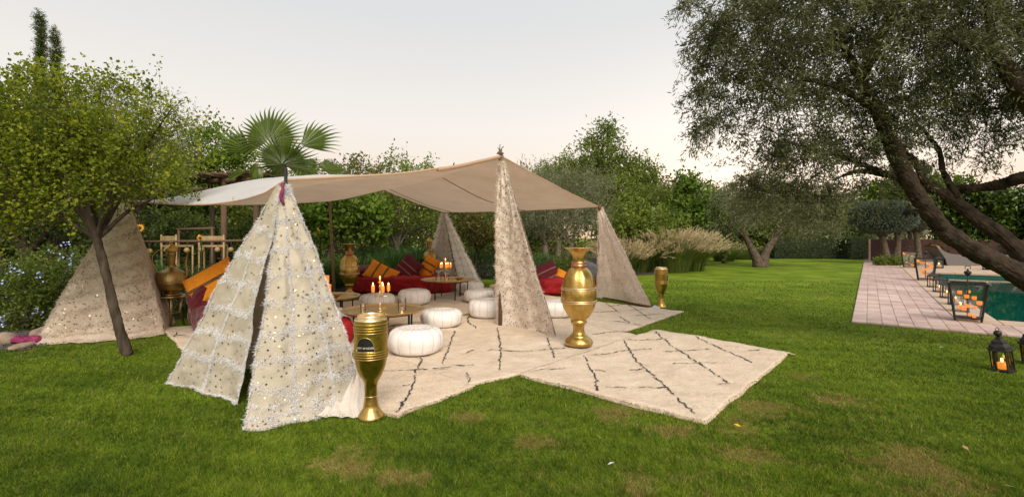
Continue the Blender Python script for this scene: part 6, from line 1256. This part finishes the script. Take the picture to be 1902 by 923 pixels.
bn = thing('white_bench', 'pale bench glimpsed behind the lawn olive trunk', 'bench', g(1420, 476)); q = bn.location; MB().box(q+Vector((0, 0, .62)), (2.6, .6, .10)).build('seat', M['wool_cream'], bn); MB().box(q+Vector((0, .3, 1.0)), (2.6, .1, .3)).build('backrest', M['grey_stone'], bn)
for dx in (-1.1, 1.1): MB().box(q+Vector((dx, 0, .28)), (.2, .5, .56)).build('leg', M['stone'], bn)
# earth wall and climber hedge at the terrace end
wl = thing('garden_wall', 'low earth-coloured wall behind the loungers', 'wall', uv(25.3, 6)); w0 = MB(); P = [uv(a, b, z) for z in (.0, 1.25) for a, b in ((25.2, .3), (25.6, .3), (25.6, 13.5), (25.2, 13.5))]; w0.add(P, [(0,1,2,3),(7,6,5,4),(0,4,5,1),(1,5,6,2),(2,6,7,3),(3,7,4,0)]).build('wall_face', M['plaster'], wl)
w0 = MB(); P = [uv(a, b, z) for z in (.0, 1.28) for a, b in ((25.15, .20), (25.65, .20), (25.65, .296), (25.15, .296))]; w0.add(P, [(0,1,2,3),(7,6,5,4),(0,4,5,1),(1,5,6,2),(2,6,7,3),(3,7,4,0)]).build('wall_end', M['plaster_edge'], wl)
iv = thing('climber_hedge', 'tall glossy-leaved hedge towering over the pool end', 'hedge', uv(26.2, 8)); r = np.random.RandomState(620)
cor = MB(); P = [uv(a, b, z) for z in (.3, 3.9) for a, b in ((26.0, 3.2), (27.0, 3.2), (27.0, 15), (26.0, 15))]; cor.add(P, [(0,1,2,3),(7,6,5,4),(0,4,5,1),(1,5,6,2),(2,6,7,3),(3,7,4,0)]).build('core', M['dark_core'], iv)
n = 15000; uu = 25.75+r.randn(n)*.22; vv = r.uniform(2.9, 15, n); zz = r.uniform(.45, 4.3, n); hgt = 3.9+.35*wob(vv, vv*0, 7, .5); ok = zz < hgt; uu -= .22*wob(vv*1.4, zz*1.6, 9, .8); Pn = PO+uu[:, None]*PU+vv[:, None]*PV; P = np.stack([Pn[:, 0], Pn[:, 1], zz], 1)[ok]
D = nrm(r.randn(len(P), 3)*.7+[-PU[0], -PU[1], -.5]); V, F, mult = leaf_quads(P, D, r.uniform(.16, .30, len(P)), r.uniform(.10, .17, len(P)), r, True); rn = np.clip(.40+.2*r.randn(len(P))+.22*wob(P[:, 0]*.9, P[:, 2]*2.2, 12, .9), 0, 1); nobj('foliage', V, F, M['l_bright2'] if 'l_bright2' in M else M.setdefault('l_bright2', leaf_mat('glossy_leaf', (.016, .034, .004), (.07, .13, .014), (.26, .36, .04), .35, .35, .5)), iv, attr={'rnd': np.tile(rn, mult)}, kind='stuff')
# clipped cloud olives
def cloud_olive(label, x, y, d, rx, ry, seed, trunks):
    b_ = Vector((at(x, 440, d).x, d, .004)); t = thing('clipped_olive', label, 'tree', b_, 'clipped cloud olives'); k = d/FPX
    for i, (x0, x1) in enumerate(trunks): limbs(t, [Vector((at(x0, 0, d).x, d, 0)), at((x0+x1)/2+2, 460, d), at(x1, y+ry*.7, d)], [.20, .15, .11], [at(x1-14, y+ry*.3, d), at(x1+14, y+ry*.3, d)], .09, 'bark_mid', seed+i, .75, name='trunk')
    r = np.random.RandomState(seed); n = 9000; dd = nrm(r.randn(n, 3)); p4 = (np.abs(dd)**2.8).sum(1)**(-1/2.8); dd = dd*p4[:, None]; rad = 1-np.abs(r.randn(n))*.05+.04*wob(dd[:, 0]*3, dd[:, 2]*3+dd[:, 1]*2, seed, 1); c = np.array(at(x, y, d)); P = c+dd*rad[:, None]*np.array([rx*k, rx*k*.7, ry*k])
    D = nrm(dd+r.randn(n, 3)*.55+[0, 0, .3]); V, F, _ = leaf_quads(P, D, .15*r.uniform(.6, 1.2, n), .035, r); nobj('crown', V, F, M['l_topiary'], t, attr={'rnd': np.clip(.45+.2*r.randn(n)+.15*wob(P[:, 0]*2, P[:, 2]*2, seed, 1), 0, 1)}, kind='stuff')
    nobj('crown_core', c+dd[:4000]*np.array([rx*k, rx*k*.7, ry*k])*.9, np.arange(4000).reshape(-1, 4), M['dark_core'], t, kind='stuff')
cloud_olive('near clipped olive with smooth oval crown at the terrace end', 1640, 403, 24, 52, 28, 631, [(1648, 1634), (1662, 1668)]); cloud_olive('second clipped olive crown behind the pointed lantern', 1700, 402, 25.2, 28, 24, 633, [(1705, 1700)])
tree('hedge_tree', 'bright round-topped tree above the clipped olives', 1690, 30, 0, [B(1690, 350, 30, 55, 20), B(1640, 362, 30, 36, 14), B(1690, 390, 30, 60, 30), B(1740, 355, 30, 50, 24)], 330, 26, (.22, .14), 'l_bright', 634, .12, 'bark', .6, round_=True, tops=8)
for i, (x_, lb) in enumerate(((1640, 'low leafy plant under the near clipped olive'), (1665, 'low leafy plant between clipped olive trunks and lantern'), (1688, 'low leafy plant behind the farthest tapered lantern'))): bush('ground_plant', lb, x_, 22.6, .34, .45, 60, 22, (.11, .04), 'l_green', 640+i, 'low plants at the terrace end', tone=.12, cat='plant')
# sunflowers
def sunflower(label, x, y, d, face, hs):
    b_ = Vector((at(x, 440, d).x, d, .004)); h_ = at(x, y, d); t = thing('sunflower', label, 'flower', b_, 'sunflowers in the planting'); MB().tube(smooth_path([b_, b_.lerp(h_, .6)+Vector((.04, 0, 0)), h_+Vector((0, .04, 0))], 4), .014, 6).build('stem', M['l_green'], t, True)
    f = Vector(face).normalized(); e1 = f.orthogonal().normalized(); e2 = f.cross(e1)
    for i in range(14):
        a = i*2*math.pi/14; dr = e1*math.cos(a)+e2*math.sin(a); sd = f.cross(dr); MB().add([h_+dr*hs*.35, h_+dr*hs*.7+sd*hs*.16+f*.01, h_+dr*hs*1.05-f*.01, h_+dr*hs*.7-sd*hs*.16+f*.01], [(0, 1, 2, 3)]).build('petal', M['petal'], t)
    q = MB(); ring = [h_+f*.012+(e1*math.cos(a)+e2*math.sin(a))*hs*.42 for a in np.linspace(0, 6.283, 13)[:-1]]; q.add(ring+[h_+f*.03], [(i, (i+1) % 12, 12) for i in range(12)]).build('seed_head', M['seed'], t, True)
    for i in range(3):
        z_ = h_.z*(.45+.15*i); p = Vector((b_.x, d, z_)); a = i*2.2; dr = Vector((math.cos(a), math.sin(a)*.6, .15)); sd = Vector((-dr.y, dr.x, 0)); MB().add([p, p+dr*.12+sd*.08, p+dr*.26-Vector((0, 0, .05)), p+dr*.12-sd*.08], [(0, 1, 2, 3)]).build('leaf', M['plain_leaf'], t)
M['plain_leaf'] = simple('sunflower_leaf', (.06, .10, .02), (.10, .16, .03), .7)
sunflower('orange sunflower beside the tan tent edge', 259, 424, 8.3, (.3, -1, .2), .075); sunflower('yellow sunflower between the bar chairs', 371, 442, 9.9, (.8, -.5, -.3), .065); sunflower('yellow sunflower under the fig tree right of the front tent', 592, 430, 11.5, (-.7, -.7, -.4), .085);
